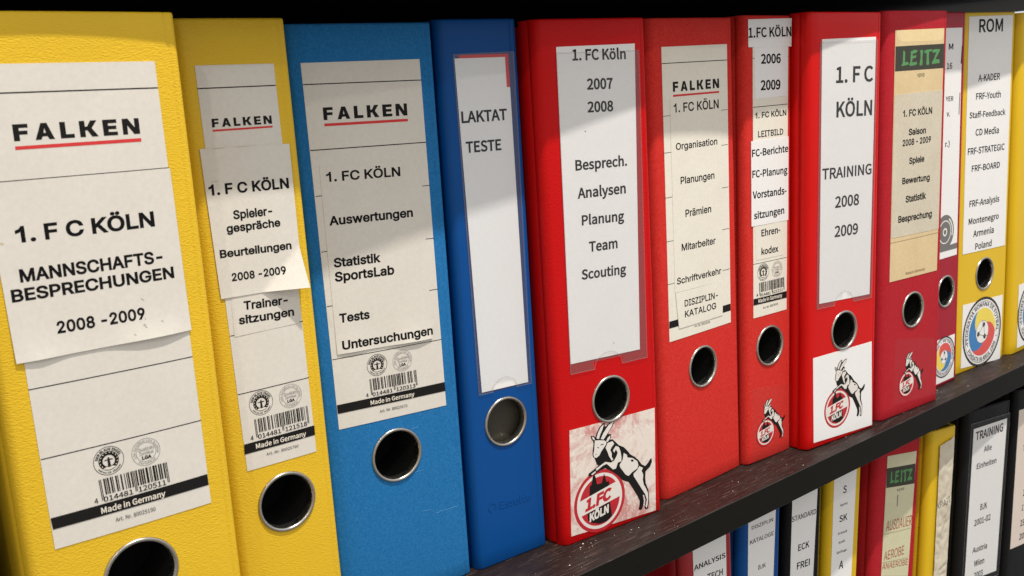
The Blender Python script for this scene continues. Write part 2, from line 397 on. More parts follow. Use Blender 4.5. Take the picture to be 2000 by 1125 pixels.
 dict(label='red binder reading ANALYSIS under the shelf, leftmost of the lower row',
  at=(216.91,5.79,-355.60), yaw=-5.500, lean=-0.416, w=42.56, h=318.00, left=5, bow=0.1, mat='red_gloss_dark', hole=(21.3, 82.0, 14.0),
  sheets=[
   dict(part='spine_label', mat='paper_white', lift=0.25, poly=[[4.79,314],[37.11,314],[34.85,110],[5.6,110]], ink=[
     ["T","ANALYSIS","C",0.033,5.3,294.26,-0.07,30.79,3.74,"ink",0],
     ["T","TECH","C",0.033,17.62,282.51,-2.81,15.42,4.62,"ink",0],
   ]),
  ]),
 dict(label='blue binder reading DISZIPLIN KATALOGE in the lower row',
  at=(265.25,6.42,-353.81), yaw=-1.750, lean=2.578, w=39.78, h=318.00, left=5, bow=0.1, mat='blue_gloss', hole=(19.9, 82.0, 13.0),
  sheets=[
   dict(part='spine_label', mat='paper_white', lift=0.25, poly=[[2.32,314],[34.17,314],[29.96,110],[5.41,110]], ink=[
     ["T","DISZIPLIN","C",0.018,6.29,301.6,0.18,24.85,2.83,"ink",0],
     ["T","KATALOGE","C",0.018,4.7,290.28,-0.2,27.43,3.21,"ink",0],
     ["T","BJK","C",0.018,14.78,267.09,-1.96,8.65,3.49,"ink",0],
   ]),
  ]),
 dict(label='black binder reading STANDARD, ECK, FREI in the lower row',
  at=(320.92,7.27,-354.04), yaw=-5.250, lean=2.578, w=34.59, h=318.00, left=4, bow=0.1, mat='black', hole=(17.3, 82.0, 13.0),
  sheets=[
   dict(part='spine_label', mat='paper_white', lift=0.25, poly=[[0.82,314],[30.02,314],[24.05,110],[0.36,110]], ink=[
     ["T","STANDARD","C",0.018,0.81,290.7,0.11,28.18,4.19,"ink",0],
     ["T","ECK","C",0.033,8.99,264.41,0.76,13.04,5.18,"ink",0],
     ["T","FREI","C",0.033,7.98,249.09,-1.06,15.12,5.48,"ink",0],
   ]),
  ]),
 dict(label='narrow yellow binder with white label of large letters S, SK and A, lower row',
  at=(376.98,7.63,-354.09), yaw=-6.750, lean=2.578, w=33.60, h=318.00, left=5, bow=0.1, mat='yellow_gloss', hole=(16.8, 82.0, 13.0),
  sheets=[
   dict(part='spine_label', mat='paper_white', lift=0.25, poly=[[0.53,314],[27.69,314],[24.61,110],[1.14,110]], ink=[
     ["T","S","C",0.028,11.72,294.44,-3.52,4.32,6.04,"print_black",0],
     ["T","Sprint","C",0.028,8.8,283.56,0.81,9.12,1.88,"print_black",0],
     ["T","SK","C",0.028,8.48,269.97,0.43,9.8,5.38,"print_black",0],
     ["T","Schnell","C",0.028,7.23,259.07,0.35,11.38,1.9,"print_black",0],
     ["T","Kraft","C",0.028,8.96,250.83,1.55,7.46,1.91,"print_black",0],
     ["T","Sprünge","C",0.028,6.39,242.57,-0.55,12.74,1.91,"print_black",0],
     ["T","A","C",0.028,9.74,228.39,-4.49,5.7,6.69,"print_black",0],
   ]),
  ]),
 dict(label='crimson binder with yellowed label handwritten AUSDAUER in red, lower row',
  at=(442.77,6.18,-353.33), yaw=-9.000, lean=2.578, w=50.56, h=318.00, left=5, bow=0.2, mat='crimson_linen', hole=(25.3, 82.0, 14.0),
  sheets=[
   dict(part='spine_label', mat='paper_aged_green', lift=0.25, poly=[[8.65,307.64],[45.88,305.09],[42.83,188.73],[7.56,198.19]], ink=[
     ["P",[[8.4,296.71],[45.32,293.7],[45.06,275.38],[8.6,278.95]],"print_olive"],
     ["P",[[13.98,293.02],[15.34,292.04],[15.46,284.22],[17.43,284.45],[18.29,282.58],[16.47,282.24],[13.56,281.94],[13.0,282.65],[13.86,284.46]],"print_green"],
     ["P",[[19.17,291.46],[22.33,292.33],[24.34,291.72],[23.59,290.02],[20.83,289.65],[20.88,288.07],[23.69,288.18],[23.34,286.5],[20.8,286.11],[20.64,283.37],[23.85,283.41],[24.49,281.58],[21.94,281.03],[18.88,281.29],[18.5,282.54],[19.44,283.97],[19.42,288.69],[19.58,290.22]],"print_green"],
     ["P",[[25.98,291.24],[28.17,291.47],[28.47,290.07],[28.05,285.77],[28.39,281.34],[28.04,280.2],[26.4,280.31],[26.09,281.31],[26.78,285.17],[26.63,289.16]],"print_green"],
     ["P",[[29.27,290.35],[31.27,291.01],[34.98,290.93],[35.29,289.44],[33.0,289.38],[33.01,285.0],[33.54,280.11],[32.16,279.53],[31.27,280.47],[31.33,285.25],[31.22,288.87],[29.73,288.69]],"print_green"],
     ["P",[[35.43,290.23],[37.94,290.5],[41.29,290.01],[41.2,288.56],[38.59,284.12],[38.24,282.96],[40.35,282.88],[41.5,281.65],[41.3,279.65],[38.35,279.88],[35.87,279.72],[35.38,281.01],[36.96,283.57],[38.09,286.61],[38.84,288.1],[35.92,288.16]],"print_green"],
     ["T","1010","A",0.018,22.33,272.8,-1.88,9.29,2.18,"ink",0],
     ["T","AUSDAUER","A",-0.002,10.86,238.95,-3.61,33.03,9.42,"pen_red",0],
     ["L",8.43,236.64,42.37,234.27,0.3,"print_brown"],
     ["T","AEROBE","A",-0.002,10.06,211.76,-0.63,25.74,8.37,"pen_red",0],
     ["L",8.17,210.21,41.31,206.65,0.3,"print_brown"],
     ["T","ANAEROBE","A",-0.002,7.98,203.95,-6.65,33.62,5.5,"pen_red",0],
     ["P",[[23.15,269.6],[24.36,269.48],[24.3,258.95],[23.3,258.89]],"print_grey"],
   ]),
  ]),
 dict(label='yellow binder with crumpled handwritten paper strip in the lower row',
  at=(505.96,-7.10,-354.23), yaw=-7.625, lean=2.578, w=30.41, h=318.00, left=4, bow=0.1, mat='yellow_gloss', hole=(15.2, 82.0, 13.0),
  sheets=[
   dict(part='spine_label', mat='paper_aged', lift=0.5, poly=[[7.32,303.62],[27.31,308.84],[26.85,174.76],[8.46,179.87]], crumple=1, ink=[
     ["T","KRAFT","A",-0.002,8.65,243.85,10.24,18.22,6.63,"pen_grey",0],
   ]),
  ]),
 dict(label='black binder with white label reading TRAINING Alle Einheiten, lower row',
  at=(568.63,-7.44,-352.71), yaw=-6.250, lean=2.578, w=64.31, h=318.00, left=4, bow=0.1, mat='black', hole=(32.2, 82.0, 14.0),
  sheets=[
   dict(part='spine_label', mat='paper_white', lift=0.4, poly=[[7.19,300.32],[60.13,300.74],[59.07,145.97],[7.31,148.73]], ink=[
     ["T","TRAINING","C",0.038,10.79,288.69,0.96,43.68,7.86,"ink",0],
     ["T","Alle","C",0.028,25.02,274.56,-0.04,12.51,5.19,"ink",0],
     ["T","Einheiten","C",0.028,15.41,259.71,-0.38,31.34,5.19,"ink",0],
     ["T","BJK","C",0.028,25.21,216.92,-1.61,10.87,5.95,"ink",0],
     ["T","2001-02","C",0.028,16.91,202.79,0.68,26.19,5.82,"ink",0],
     ["T","Austria","C",0.028,16.87,175.56,-1.96,23.59,5.37,"ink",0],
     ["T","Wien","C",0.028,20.83,160.87,-2.12,16.54,5.74,"ink",0],
     ["T","2003","C",0.028,21.58,148.27,-1.17,14.49,5.79,"ink",0],
   ]),
   dict(part='label_pocket', mat='film_black', lift=0.8, poly=[[2.3,305.79],[63.72,305.5],[62.79,140.79],[2.78,144.46]], ink=[
   ]),
  ]),
 dict(label='black binder with cream label cut off at the right edge of the lower row',
  at=(663.06,-9.00,-355.60), yaw=-6.250, lean=2.578, w=72.00, h=318.00, left=4, bow=0.1, mat='black', hole=(36.0, 82.0, 14.0),
  sheets=[
   dict(part='spine_label', mat='paper_cream_pink', lift=0.3, poly=[[1.29,298.4],[53.29,298.4],[54.48,153.22],[2.48,153.22]], ink=[
     ["T","T","C",0.028,12.76,254.22,-0.69,3.28,5.83,"ink",0],
     ["T","1","C",0.028,18.25,206.07,-3.35,2.79,6.78,"ink",0],
     ["T","1","C",0.028,17.88,190.65,-3.83,2.8,6.13,"ink",0],
     ["T","19","C",0.028,17.09,174.08,-2.34,7.82,6.54,"ink",0],
     ["T","20","C",0.028,16.88,159.47,-0.56,8.64,6.09,"ink",0],
   ]),
  ]),
]
GOAT_BLACK = [[[0.702,2.426],[0.656,2.311],[0.552,2.199],[0.433,2.059],[0.543,2.023],[0.553,1.933],[0.499,1.855],[0.606,1.839],[0.723,1.717],[0.839,1.586],[1.033,1.474],[1.175,1.315],[1.293,1.161],[1.465,1.033],[1.611,0.891],[1.731,0.714],[1.881,0.611],[2.015,0.697],[2.114,0.795],[2.166,0.789],[2.171,0.675],[2.086,0.533],[1.953,0.466],[1.888,0.422],[1.867,0.2],[1.88,0.03],[1.974,-0.206],[2.0,-0.423],[1.979,-0.669],[1.934,-0.845],[1.85,-0.853],[1.79,-0.78],[1.816,-0.683],[1.845,-0.503],[1.795,-0.341],[1.734,-0.323],[1.776,-0.524],[1.743,-0.681],[1.685,-0.79],[1.607,-0.808],[1.542,-0.746],[1.58,-0.611],[1.597,-0.47],[1.503,-0.275],[1.385,-0.074],[1.267,0.125],[1.173,0.276],[0.927,0.408],[0.739,0.625],[0.526,0.806],[0.266,0.988],[0.07,0.975],[-0.116,0.92],[-0.32,0.882],[-0.404,0.914],[-0.385,0.996],[-0.214,1.055],[-0.042,1.126],[0.009,1.171],[-0.053,1.188],[-0.094,1.311],[-0.122,1.406],[-0.189,1.484],[-0.202,1.586],[-0.174,1.736],[-0.142,1.885],[-0.16,1.976],[-0.222,2.063],[-0.235,2.164],[-0.15,2.15],[-0.059,2.075],[-0.003,2.21],[0.1,2.341],[0.251,2.444],[0.327,2.433],[0.312,2.338],[0.364,2.313],[0.49,2.392],[0.614,2.428]]]
GOAT_WHITE = [[[0.277,2.406],[0.158,2.338],[0.054,2.207],[-0.023,2.031],[0.07,1.987],[0.136,2.127],[0.231,2.261],[0.264,2.339]],[[0.676,2.401],[0.497,2.351],[0.37,2.245],[0.242,2.12],[0.142,1.968],[0.245,1.921],[0.347,2.014],[0.476,2.139],[0.59,2.268]],[[0.522,1.992],[0.416,1.936],[0.342,1.836],[0.409,1.811],[0.501,1.886]],[[-0.194,2.134],[-0.174,2.058],[-0.121,1.997],[-0.082,2.011],[-0.129,2.094]],[[-0.088,1.981],[0.078,1.945],[0.268,1.888],[0.361,1.824],[0.332,1.74],[0.23,1.648],[0.128,1.556],[0.05,1.458],[-0.059,1.416],[-0.143,1.451],[-0.17,1.557],[-0.129,1.685],[-0.111,1.837]],[[0.397,1.774],[0.593,1.783],[0.657,1.682],[0.554,1.601],[0.491,1.519],[0.543,1.404],[0.537,1.286],[0.595,1.178],[0.53,1.167],[0.432,1.335],[0.381,1.488],[0.312,1.638]],[[0.597,1.482],[0.716,1.594],[0.836,1.526],[0.893,1.371],[0.923,1.181],[0.91,1.043],[0.77,1.033],[0.682,0.863],[0.563,0.868],[0.331,1.114],[0.175,1.101],[0.026,1.039],[-0.083,0.998],[-0.098,1.074],[0.079,1.132],[0.277,1.193],[0.493,1.109],[0.628,1.141],[0.723,1.255],[0.778,1.353],[0.716,1.49],[0.641,1.39]],[[1.023,1.283],[1.144,1.19],[1.164,1.095],[1.363,1.024],[1.559,0.864],[1.598,0.73],[1.547,0.621],[1.34,0.565],[1.183,0.478],[1.066,0.552],[0.86,0.846],[0.835,0.942],[0.962,1.069]],[[1.387,0.494],[1.544,0.573],[1.627,0.681],[1.782,0.581],[1.72,0.49],[1.786,0.348],[1.758,0.19],[1.791,0.014],[1.878,-0.136],[1.958,-0.327],[1.96,-0.495],[1.924,-0.716],[1.867,-0.812],[1.834,-0.735],[1.901,-0.528],[1.842,-0.335],[1.717,-0.131],[1.597,0.07],[1.478,0.262],[1.388,0.411]],[[-0.297,0.947],[-0.111,1.014],[-0.114,0.959],[-0.242,0.911]]]
GOAT_MARKS = [[[0.117,1.793],[0.238,1.793],[0.246,1.767],[0.13,1.766]],[[-0.1,1.538],[-0.051,1.545],[-0.063,1.509]],[[1.284,0.981],[1.385,0.973],[1.418,0.903],[1.331,0.903]],[[-0.006,1.75],[0.064,1.712],[0.053,1.691],[-0.012,1.728]]]
CHURCH = [[-0.397,0.23],[-0.372,0.571],[-0.288,0.618],[-0.241,0.836],[-0.173,0.936],[-0.123,0.802],[-0.084,0.567],[0.046,0.553],[0.11,0.567],[0.147,0.693],[0.208,0.836],[0.257,0.661],[0.29,0.539],[0.387,0.535],[0.393,0.371]]
CRYPT = [[-0.508,-0.27],[0.39,-0.139],[0.447,-0.636],[0.218,-0.749],[-0.076,-0.737],[-0.384,-0.608],[-0.498,-0.503]]
BAND = [[-1.122,0.134],[1.135,0.524],[1.312,0.005],[-1.153,-0.357]]
CREST_TOP = [-0.598,-0.178,8.073,1.139,0.299]
CREST_LOW = [-0.444,-0.56,6.918,0.822,0.238]
# letter outlines, cap height = 250 units: advance|contour;contour
GLYPHS = {
 'A': {
  ' ': "92|",
  '-': "223|166,120 166,92 56,92 56,120",
  '.': "92|47,-2 38,-1 31,4 26,12 24,20 26,29 31,36 38,41 47,43 55,41 63,36 68,29 69,20 68,12 63,4 55,-1",
  '0': "223|111,-3 86,0 64,12 46,30 34,56 26,87 23,125 26,162 34,194 47,219 64,238 86,250 111,253 137,250 159,238 176,219 189,194 197,162 199,125 197,87 189,56 176,30 159,12 137,0;111,24 128,27 143,36 154,51 162,71 167,95 169,125 167,154 162,179 154,199 143,214 128,223 111,226 94,223 80,214 69,199 60,179 55,154 54,125 55,95 60,71 69,51 80,36 94,27",
  '1': "195|132,0 132,250 108,250 95,225 70,202 35,188 35,158 70,170 102,192 102,0",
  '2': "223|31,0 31,23 115,112 128,126 139,139 153,160 157,183 156,195 151,206 144,214 134,221 123,225 110,226 96,224 85,220 75,213 68,203 64,191 62,178 32,178 35,199 42,217 54,233 70,244 89,251 111,253 132,251 150,244 166,233 177,219 185,202 187,183 182,156 176,142 165,127 151,109 131,88 75,30 75,28 191,28 191,0",
  '8': "223|111,-3 87,-1 67,6 49,16 36,30 28,47 26,66 27,82 32,96 40,108 50,118 62,126 75,130 75,131 58,138 46,151 37,168 35,187 37,205 44,221 56,234 72,245 90,251 111,253 132,251 150,245 166,234 178,221 185,205 188,187 185,168 177,151 164,139 148,131 148,130 161,126 173,118 183,108 190,96 195,82 197,66 194,47 186,30 173,16 156,6 135,-1;111,24 127,26 140,30 151,36 159,45 164,56 165,68 164,81 158,93 150,102 139,109 126,114 111,116 96,114 83,109 72,102 64,93 58,81 57,68 58,56 63,45 71,36 82,30 96,26;111,142 124,144 135,148 144,154 151,162 155,173 157,185 155,196 151,206 144,215 135,221 124,225 111,226 98,225 87,221 78,215 71,206 67,196 65,185 67,173 71,162 78,154 87,148 99,144",
  '9': "223|111,253 133,251 152,243 169,230 181,213 189,193 191,170 189,152 183,133 172,110 155,83 98,0 64,0 148,122 151,122 141,109 126,99 107,96 86,98 67,105 52,117 41,132 34,151 31,173 34,195 42,214 54,231 70,243 89,251;111,226 98,224 86,219 76,211 68,200 63,187 62,173 63,158 68,145 76,135 86,126 98,121 111,120 125,121 137,126 147,134 155,145 159,158 161,172 159,187 155,200 147,211 137,219 125,224",
  'A': "236|8,0 99,250 136,250 228,0 194,0 141,149 136,164 130,183 123,206 114,235 120,235 112,206 105,182 99,164 94,149 42,0;54,70 54,98 182,98 182,70",
  'B': "224|30,0 30,250 118,250 142,248 162,241 177,231 187,217 194,201 196,184 194,169 190,157 175,141 155,131 155,129 167,126 178,121 189,112 198,100 203,85 205,67 203,49 197,33 185,19 169,9 148,2 121,0;61,28 120,28 145,31 162,39 172,52 175,67 173,79 168,90 161,100 150,107 137,112 122,113 61,113;61,140 117,140 130,142 142,146 151,152 159,160 164,171 165,183 162,198 154,211 139,219 118,222 61,222",
  'C': "251|131,-3 101,1 74,12 51,31 34,57 23,88 20,125 23,162 34,193 51,219 74,238 101,249 131,253 150,252 167,248 183,241 198,232 210,220 220,206 228,189 232,171 201,171 191,194 176,210 155,221 131,224 110,221 90,212 74,198 61,179 53,154 51,125 54,96 61,71 74,52 90,38 110,29 131,26 155,29 176,40 191,56 201,79 232,79 228,61 220,45 210,30 198,19 183,9 167,2 150,-2",
  'D': "247|108,0 47,0 47,28 106,28 133,31 156,40 174,54 186,73 194,97 196,126 194,153 186,177 174,196 157,210 135,219 109,222 46,222 46,250 111,250 145,246 173,235 196,217 213,192 223,162 227,126 223,89 213,58 196,33 172,15 143,4;61,250 61,0 30,0 30,250",
  'E': "206|30,0 30,250 183,250 183,222 61,222 61,140 175,140 175,112 61,112 61,28 184,28 184,0",
  'F': "202|30,0 30,250 181,250 181,222 61,222 61,137 170,137 170,109 61,109 61,0",
  'G': "256|132,-3 101,1 73,12 51,31 34,57 23,88 20,125 23,162 34,193 51,219 73,238 100,249 130,253 149,252 167,247 184,240 198,231 211,219 221,205 228,189 233,171 201,171 190,193 175,210 155,220 130,224 109,221 90,213 74,198 61,179 53,154 51,125 54,96 61,71 74,52 91,38 110,29 132,26 152,28 169,35 184,46 195,61 202,79 204,99 213,98 139,98 139,126 235,126 235,98 232,69 222,45 206,24 185,9 160,0",
  'H': "254|30,0 30,250 61,250 61,142 193,142 193,250 224,250 224,0 193,0 193,114 61,114 61,0",
  'I': "148|15,0 15,28 58,28 58,222 15,222 15,250 132,250 132,222 90,222 90,28 132,28 132,0",
  'K': "229|51,71 51,106 68,128 86,149 104,169 179,250 220,250 114,136 112,136;30,0 30,250 61,250 61,164 61,111 61,95 61,0;183,0 92,127 112,152 220,0",
  'L': "193|30,0 30,250 61,250 61,28 178,28 178,0",
  'M': "309|30,0 30,250 74,250 136,92 141,78 147,60 153,41 158,24 151,24 156,41 162,60 168,78 173,92 234,250 279,250 279,0 248,0 248,143 248,161 248,181 249,203 249,225 252,225 245,201 237,178 230,158 224,143 168,0 141,0 84,143 78,158 71,177 63,200 55,225 58,225 59,204 59,183 60,161 60,143 60,0",
  'N': "257|30,0 30,250 67,250 169,90 178,74 190,52 203,27 199,26 197,53 196,77 196,96 196,250 228,250 228,0 190,0 99,143 87,163 73,187 64,203 53,222 59,223 60,189 61,161 61,143 61,0",
  'O': "262|131,-3 101,1 74,12 51,31 34,57 23,88 20,125 23,162 34,193 51,219 74,238 101,249 131,253 162,249 189,238 211,219 228,193 239,162 242,125 239,88 228,57 211,31 189,12 162,1;131,26 152,29 172,37 188,51 201,71 209,95 211,125 209,155 201,179 188,199 172,213 152,221 131,224 110,221 91,213 74,198 62,179 54,154 51,125 54,95 62,71 74,51 91,37 110,29",
  'P': "218|30,0 30,250 116,250 142,247 163,240 180,227 192,211 199,192 201,171 199,150 192,130 180,114 163,102 142,94 116,91 54,91 54,119 114,119 132,121 146,126 156,134 164,144 168,157 169,171 168,185 164,197 156,208 146,216 132,220 114,222 61,222 61,0",
  'R': "221|30,0 30,250 116,250 142,248 164,240 180,228 192,213 199,194 201,173 199,152 192,133 180,118 164,107 142,100 116,97 47,97 47,125 115,125 132,127 146,131 157,138 164,148 168,159 170,173 168,187 164,199 157,209 146,216 132,221 114,222 61,222 61,0;173,0 113,113 149,113 210,0",
  'S': "219|110,-4 85,-2 63,5 45,15 31,30 23,47 19,67 51,67 54,54 61,43 70,35 82,29 110,24 126,26 141,30 153,36 162,45 168,56 170,68 168,79 163,88 145,101 120,109 90,118 63,128 42,142 30,160 26,183 28,203 37,220 50,234 68,245 88,251 112,253 135,251 155,245 172,234 185,220 194,204 197,186 166,186 160,202 148,215 131,223 111,225 95,224 82,220 71,214 63,206 58,196 57,185 58,173 64,164 83,151 104,144 130,137 153,130 176,117 194,97 199,84 201,68 198,49 190,31 177,16 159,5 136,-2",
  'T': "220|16,222 16,250 205,250 205,222 126,222 126,0 95,0 95,222",
  'U': "254|127,-4 100,-1 76,8 56,21 42,39 33,61 30,85 30,250 61,250 61,88 63,71 69,56 79,43 92,33 108,27 127,25 146,27 163,33 175,43 185,56 191,71 193,88 193,250 225,250 225,85 222,61 213,39 198,21 179,8 155,-1",
  'Z': "215|20,0 20,23 134,189 150,212 167,234 171,223 140,222 110,222 20,222 20,250 195,250 195,227 83,63 66,40 48,16 44,27 75,28 105,28 196,28 196,0",
  'a': "191|79,-4 62,-3 46,2 33,11 23,22 17,36 15,53 17,68 21,79 29,88 38,95 62,104 88,108 103,110 115,111 130,115 134,119 135,125 135,126 131,146 118,158 108,161 96,163 73,158 58,148 49,135 20,143 28,158 39,170 51,179 65,184 95,189 117,186 140,177 150,169 158,157 164,142 165,123 165,0 136,0 136,26 134,26 124,12 106,1 93,-3;84,22 99,24 112,29 122,36 129,46 134,57 135,68 135,93 128,89 114,86 98,84 86,83 66,78 51,68 47,61 45,52 50,35 64,26",
  'b': "209|113,-4 97,-3 85,2 68,15 58,29 55,29 55,0 26,0 26,250 56,250 56,157 58,157 68,170 84,183 97,187 113,189 135,186 154,177 170,163 182,144 189,120 192,93 189,65 182,42 170,22 154,8 135,-1;108,23 124,25 137,32 148,43 155,57 160,74 161,93 160,112 155,128 148,142 137,153 124,160 108,162 92,160 79,153 69,143 61,129 57,112 55,93 57,74 61,57 69,42 79,32 93,25",
  'c': "194|102,-4 78,-1 57,8 40,23 28,42 19,65 17,92 19,119 28,143 40,162 57,177 78,186 102,189 128,185 150,175 167,158 178,136 149,129 143,142 133,153 119,160 102,162 85,160 71,152 61,141 53,127 49,110 47,92 49,74 53,58 61,43 71,32 85,25 102,23 119,25 133,32 143,44 149,58 178,50 168,28 151,10 128,0",
  'e': "198|104,-4 79,-1 57,8 40,23 27,42 19,65 17,92 19,119 27,142 40,162 57,177 77,186 101,189 131,184 144,177 157,168 167,155 176,139 181,119 182,95 182,83 37,83 37,109 166,109 152,99 151,117 146,132 139,145 129,154 116,160 101,162 85,160 72,154 61,145 54,132 49,119 47,104 47,87 49,68 54,52 63,39 74,30 88,25 104,23 125,26 140,36 150,52 179,45 174,31 165,19 153,10 139,2 123,-2",
  'f': "125|112,186 112,161 3,161 3,186;40,0 40,212 41,227 47,239 56,248 66,255 92,260 109,259 119,256 112,230 106,232 96,233 84,231 76,226 71,217 70,206 70,0",
  'g': "209|102,-74 82,-73 66,-69 52,-62 40,-54 25,-34 50,-20 60,-32 76,-43 87,-47 102,-48 122,-45 139,-37 149,-23 153,-3 153,34 151,34 141,20 124,8 112,4 96,2 74,5 55,13 39,26 27,44 19,67 17,94 19,121 27,144 39,163 55,177 74,186 96,189 112,188 125,183 142,170 151,157 154,157 154,186 183,186 183,-4 180,-26 172,-44 159,-58 143,-67 123,-72;101,29 116,31 130,37 140,46 147,59 152,76 154,95 152,113 147,130 140,143 130,153 117,160 101,162 85,160 71,153 61,143 53,129 49,113 47,95 49,76 53,60 61,47 71,37 85,31",
  'h': "202|56,111 56,0 26,0 26,250 56,250 56,141 50,141 61,163 75,178 92,186 112,189 130,187 145,181 158,171 167,158 173,140 176,118 176,0 145,0 145,116 143,135 134,150 121,159 103,162 90,160 79,156 69,149 62,139 57,126",
  'i': "82|26,0 26,186 56,186 56,0;41,218 33,219 26,223 22,230 20,237 22,245 26,252 33,256 41,257 49,256 56,252 61,245 62,237 61,230 56,223 49,219",
  'k': "187|54,67 54,104 59,104 140,186 177,186 90,98 87,98;26,0 26,250 56,250 56,0;144,0 73,91 94,112 183,0",
  'l': "82|24,0 56,0 56,255 24,255",
  'm': "300|26,0 26,186 55,186 55,145 53,145 58,159 65,170 85,185 108,190 126,187 141,177 152,163 158,145 154,145 158,158 166,169 187,184 200,188 215,190 230,188 244,183 256,174 266,161 272,145 274,125 274,0 244,0 244,125 241,142 232,154 220,160 206,162 194,161 184,157 170,143 165,121 165,0 135,0 135,128 132,142 124,153 113,160 98,162 77,157 69,151 62,142 57,131 56,117 56,0",
  'n': "201|56,111 56,0 26,0 26,186 55,186 55,141 50,141 61,163 75,178 92,186 112,189 130,187 145,181 158,171 167,158 173,140 176,118 176,0 145,0 145,116 143,135 134,150 121,159 103,162 90,160 79,156 69,149 62,139 57,126",
  'o': "204|102,-4 78,-1 57,8 40,23 28,42 19,65 17,92 19,119 28,143 40,162 57,177 78,186 102,189 126,186 147,177 164,162 177,143 185,119 187,92 185,65 177,42 164,23 147,8 126,-1;102,23 119,25 133,32 143,43 151,58 155,74 157,92 155,110 151,127 143,141 133,152 119,160 102,162 85,160 71,152 61,141 53,127 49,110 47,92 49,74 53,58 61,43 71,32 85,25",
  'p': "209|26,-70 26,186 55,186 55,157 58,157 67,170 84,183 97,187 113,189 135,186 154,177 170,163 182,144 189,120 192,93 189,65 182,42 170,22 154,8 135,-1 113,-4 97,-3 85,2 68,15 58,29 56,29 56,-70;108,23 124,25 137,32 148,43 155,57 160,74 161,93 160,112 155,128 148,142 137,153 124,160 108,162 92,160 79,153 69,143 61,129 57,112 55,93 57,74 61,57 69,42 79,32 93,25",
  'r': "127|26,0 26,186 55,186 55,158 57,158 64,170 75,180 89,187 105,189 113,189 120,189 120,158 113,159 102,160 89,159 78,155 69,148 62,139 57,129 56,116 56,0",
  's': "179|89,-4 71,-3 55,2 41,9 30,19 22,31 17,46 46,52 52,39 61,30 74,24 89,22 107,24 120,31 129,40 132,51 130,59 125,67 116,72 104,76 73,84 51,91 35,102 26,117 23,135 25,150 32,163 43,174 57,182 73,187 92,189 110,187 125,183 137,176 147,167 159,142 132,136 127,146 119,155 108,161 92,163 77,161 64,156 56,147 53,136 55,127 61,120 71,114 84,110 113,103 135,95 151,84 160,70 163,52 160,37 154,23 142,12 128,3 110,-2",
  't': "112|100,186 100,161 3,161 3,186;32,232 62,232 62,48 63,37 67,30 74,26 84,24 91,25 99,26 105,1 94,-1 83,-2 61,1 45,10 35,26 32,46",
  'u': "202|90,-3 72,-1 56,5 44,15 34,29 28,47 26,68 26,186 56,186 56,71 59,51 67,37 81,28 98,25 111,26 122,30 132,38 139,48 144,60 145,75 145,186 176,186 176,0 146,0 146,45 151,45 140,23 126,8 109,0",
  'v': "191|80,0 9,186 41,186 81,76 92,43 101,10 90,10 100,43 110,76 150,186 183,186 111,0",
  'w': "279|68,0 11,186 43,186 66,105 76,67 86,20 81,20 91,66 101,105 124,186 156,186 178,105 188,67 198,20 192,20 203,66 213,105 236,186 268,186 211,0 181,0 157,84 150,111 143,138 136,166 143,166 136,138 129,110 122,84 98,0",
  'z': "187|20,0 20,22 125,157 125,159 23,159 23,186 163,186 163,163 62,30 62,28 166,28 166,0",
  'Ö': "262|131,-3 101,1 74,12 51,31 34,57 23,88 20,125 23,162 34,193 51,219 74,238 101,249 131,253 162,249 189,238 211,219 228,193 239,162 242,125 239,88 228,57 211,31 189,12 162,1;131,26 152,29 172,37 188,51 201,71 209,95 211,125 209,155 201,179 188,199 172,213 152,221 131,224 110,221 91,213 74,198 62,179 54,154 51,125 54,95 62,71 74,51 91,37 110,29;167,281 159,283 153,287 148,293 147,301 148,309 153,315 159,319 167,321 174,319 181,315 185,309 186,301 185,293 181,287 174,283;96,281 88,283 82,287 77,293 76,301 77,309 82,315 88,319 96,321 104,319 110,315 114,309 116,301 114,293 110,287 104,283",
  'ä': "191|79,-4 62,-3 46,2 33,11 23,22 17,36 15,53 17,68 21,79 29,88 38,95 62,104 88,108 103,110 115,111 130,115 134,119 135,125 135,126 131,146 118,158 108,161 96,163 73,158 58,148 49,135 20,143 28,158 39,170 51,179 65,184 95,189 117,186 140,177 150,169 158,157 164,142 165,123 165,0 136,0 136,26 134,26 124,12 106,1 93,-3;84,22 99,24 112,29 122,36 129,46 134,57 135,68 135,93 128,89 114,86 98,84 86,83 66,78 51,68 47,61 45,52 50,35 64,26;128,218 121,219 114,223 110,230 108,237 110,245 114,251 121,256 128,257 136,256 142,251 147,245 148,237 147,230 142,223 136,219;58,218 50,219 44,223 39,230 38,237 39,245 44,251 50,256 58,257 65,256 72,251 76,245 78,237 76,230 72,223 65,219",
 },
 'C': {
  ' ': "76|",
  ')': "115|34,-67 71,13 84,106 71,198 34,279 14,270 47,191 58,106 47,20 14,-58",
  '-': "118|16,84 103,84 103,107 16,107",
  '.': "95|47,-4 63,2 70,19 63,36 47,43 31,36 25,19 31,2",
  '0': "189|95,-4 136,10 163,53 173,126 163,198 136,240 95,254 53,240 27,198 17,126 27,53 53,10;95,21 70,32 53,66 47,126 53,185 70,219 95,230 120,219 136,185 143,126 136,66 120,32",
  '1': "189|30,0 167,0 167,26 117,26 117,250 93,250 70,240 41,232 41,212 86,212 86,26 30,26",
  '2': "189|15,0 172,0 172,27 103,27 62,25 114,79 148,131 160,181 151,220 126,245 87,254 46,245 14,218 32,200 55,221 84,229 109,223 125,205 130,180 117,134 80,81 15,18",
  '3': "189|90,-4 130,4 159,29 170,67 163,97 144,118 117,130 117,132 149,154 162,192 152,226 126,247 89,254 50,246 19,225 36,205 60,222 88,229 119,218 130,190 124,165 102,148 61,142 61,118 107,112 131,94 138,68 132,43 114,27 88,21 52,30 26,50 10,30 41,6",
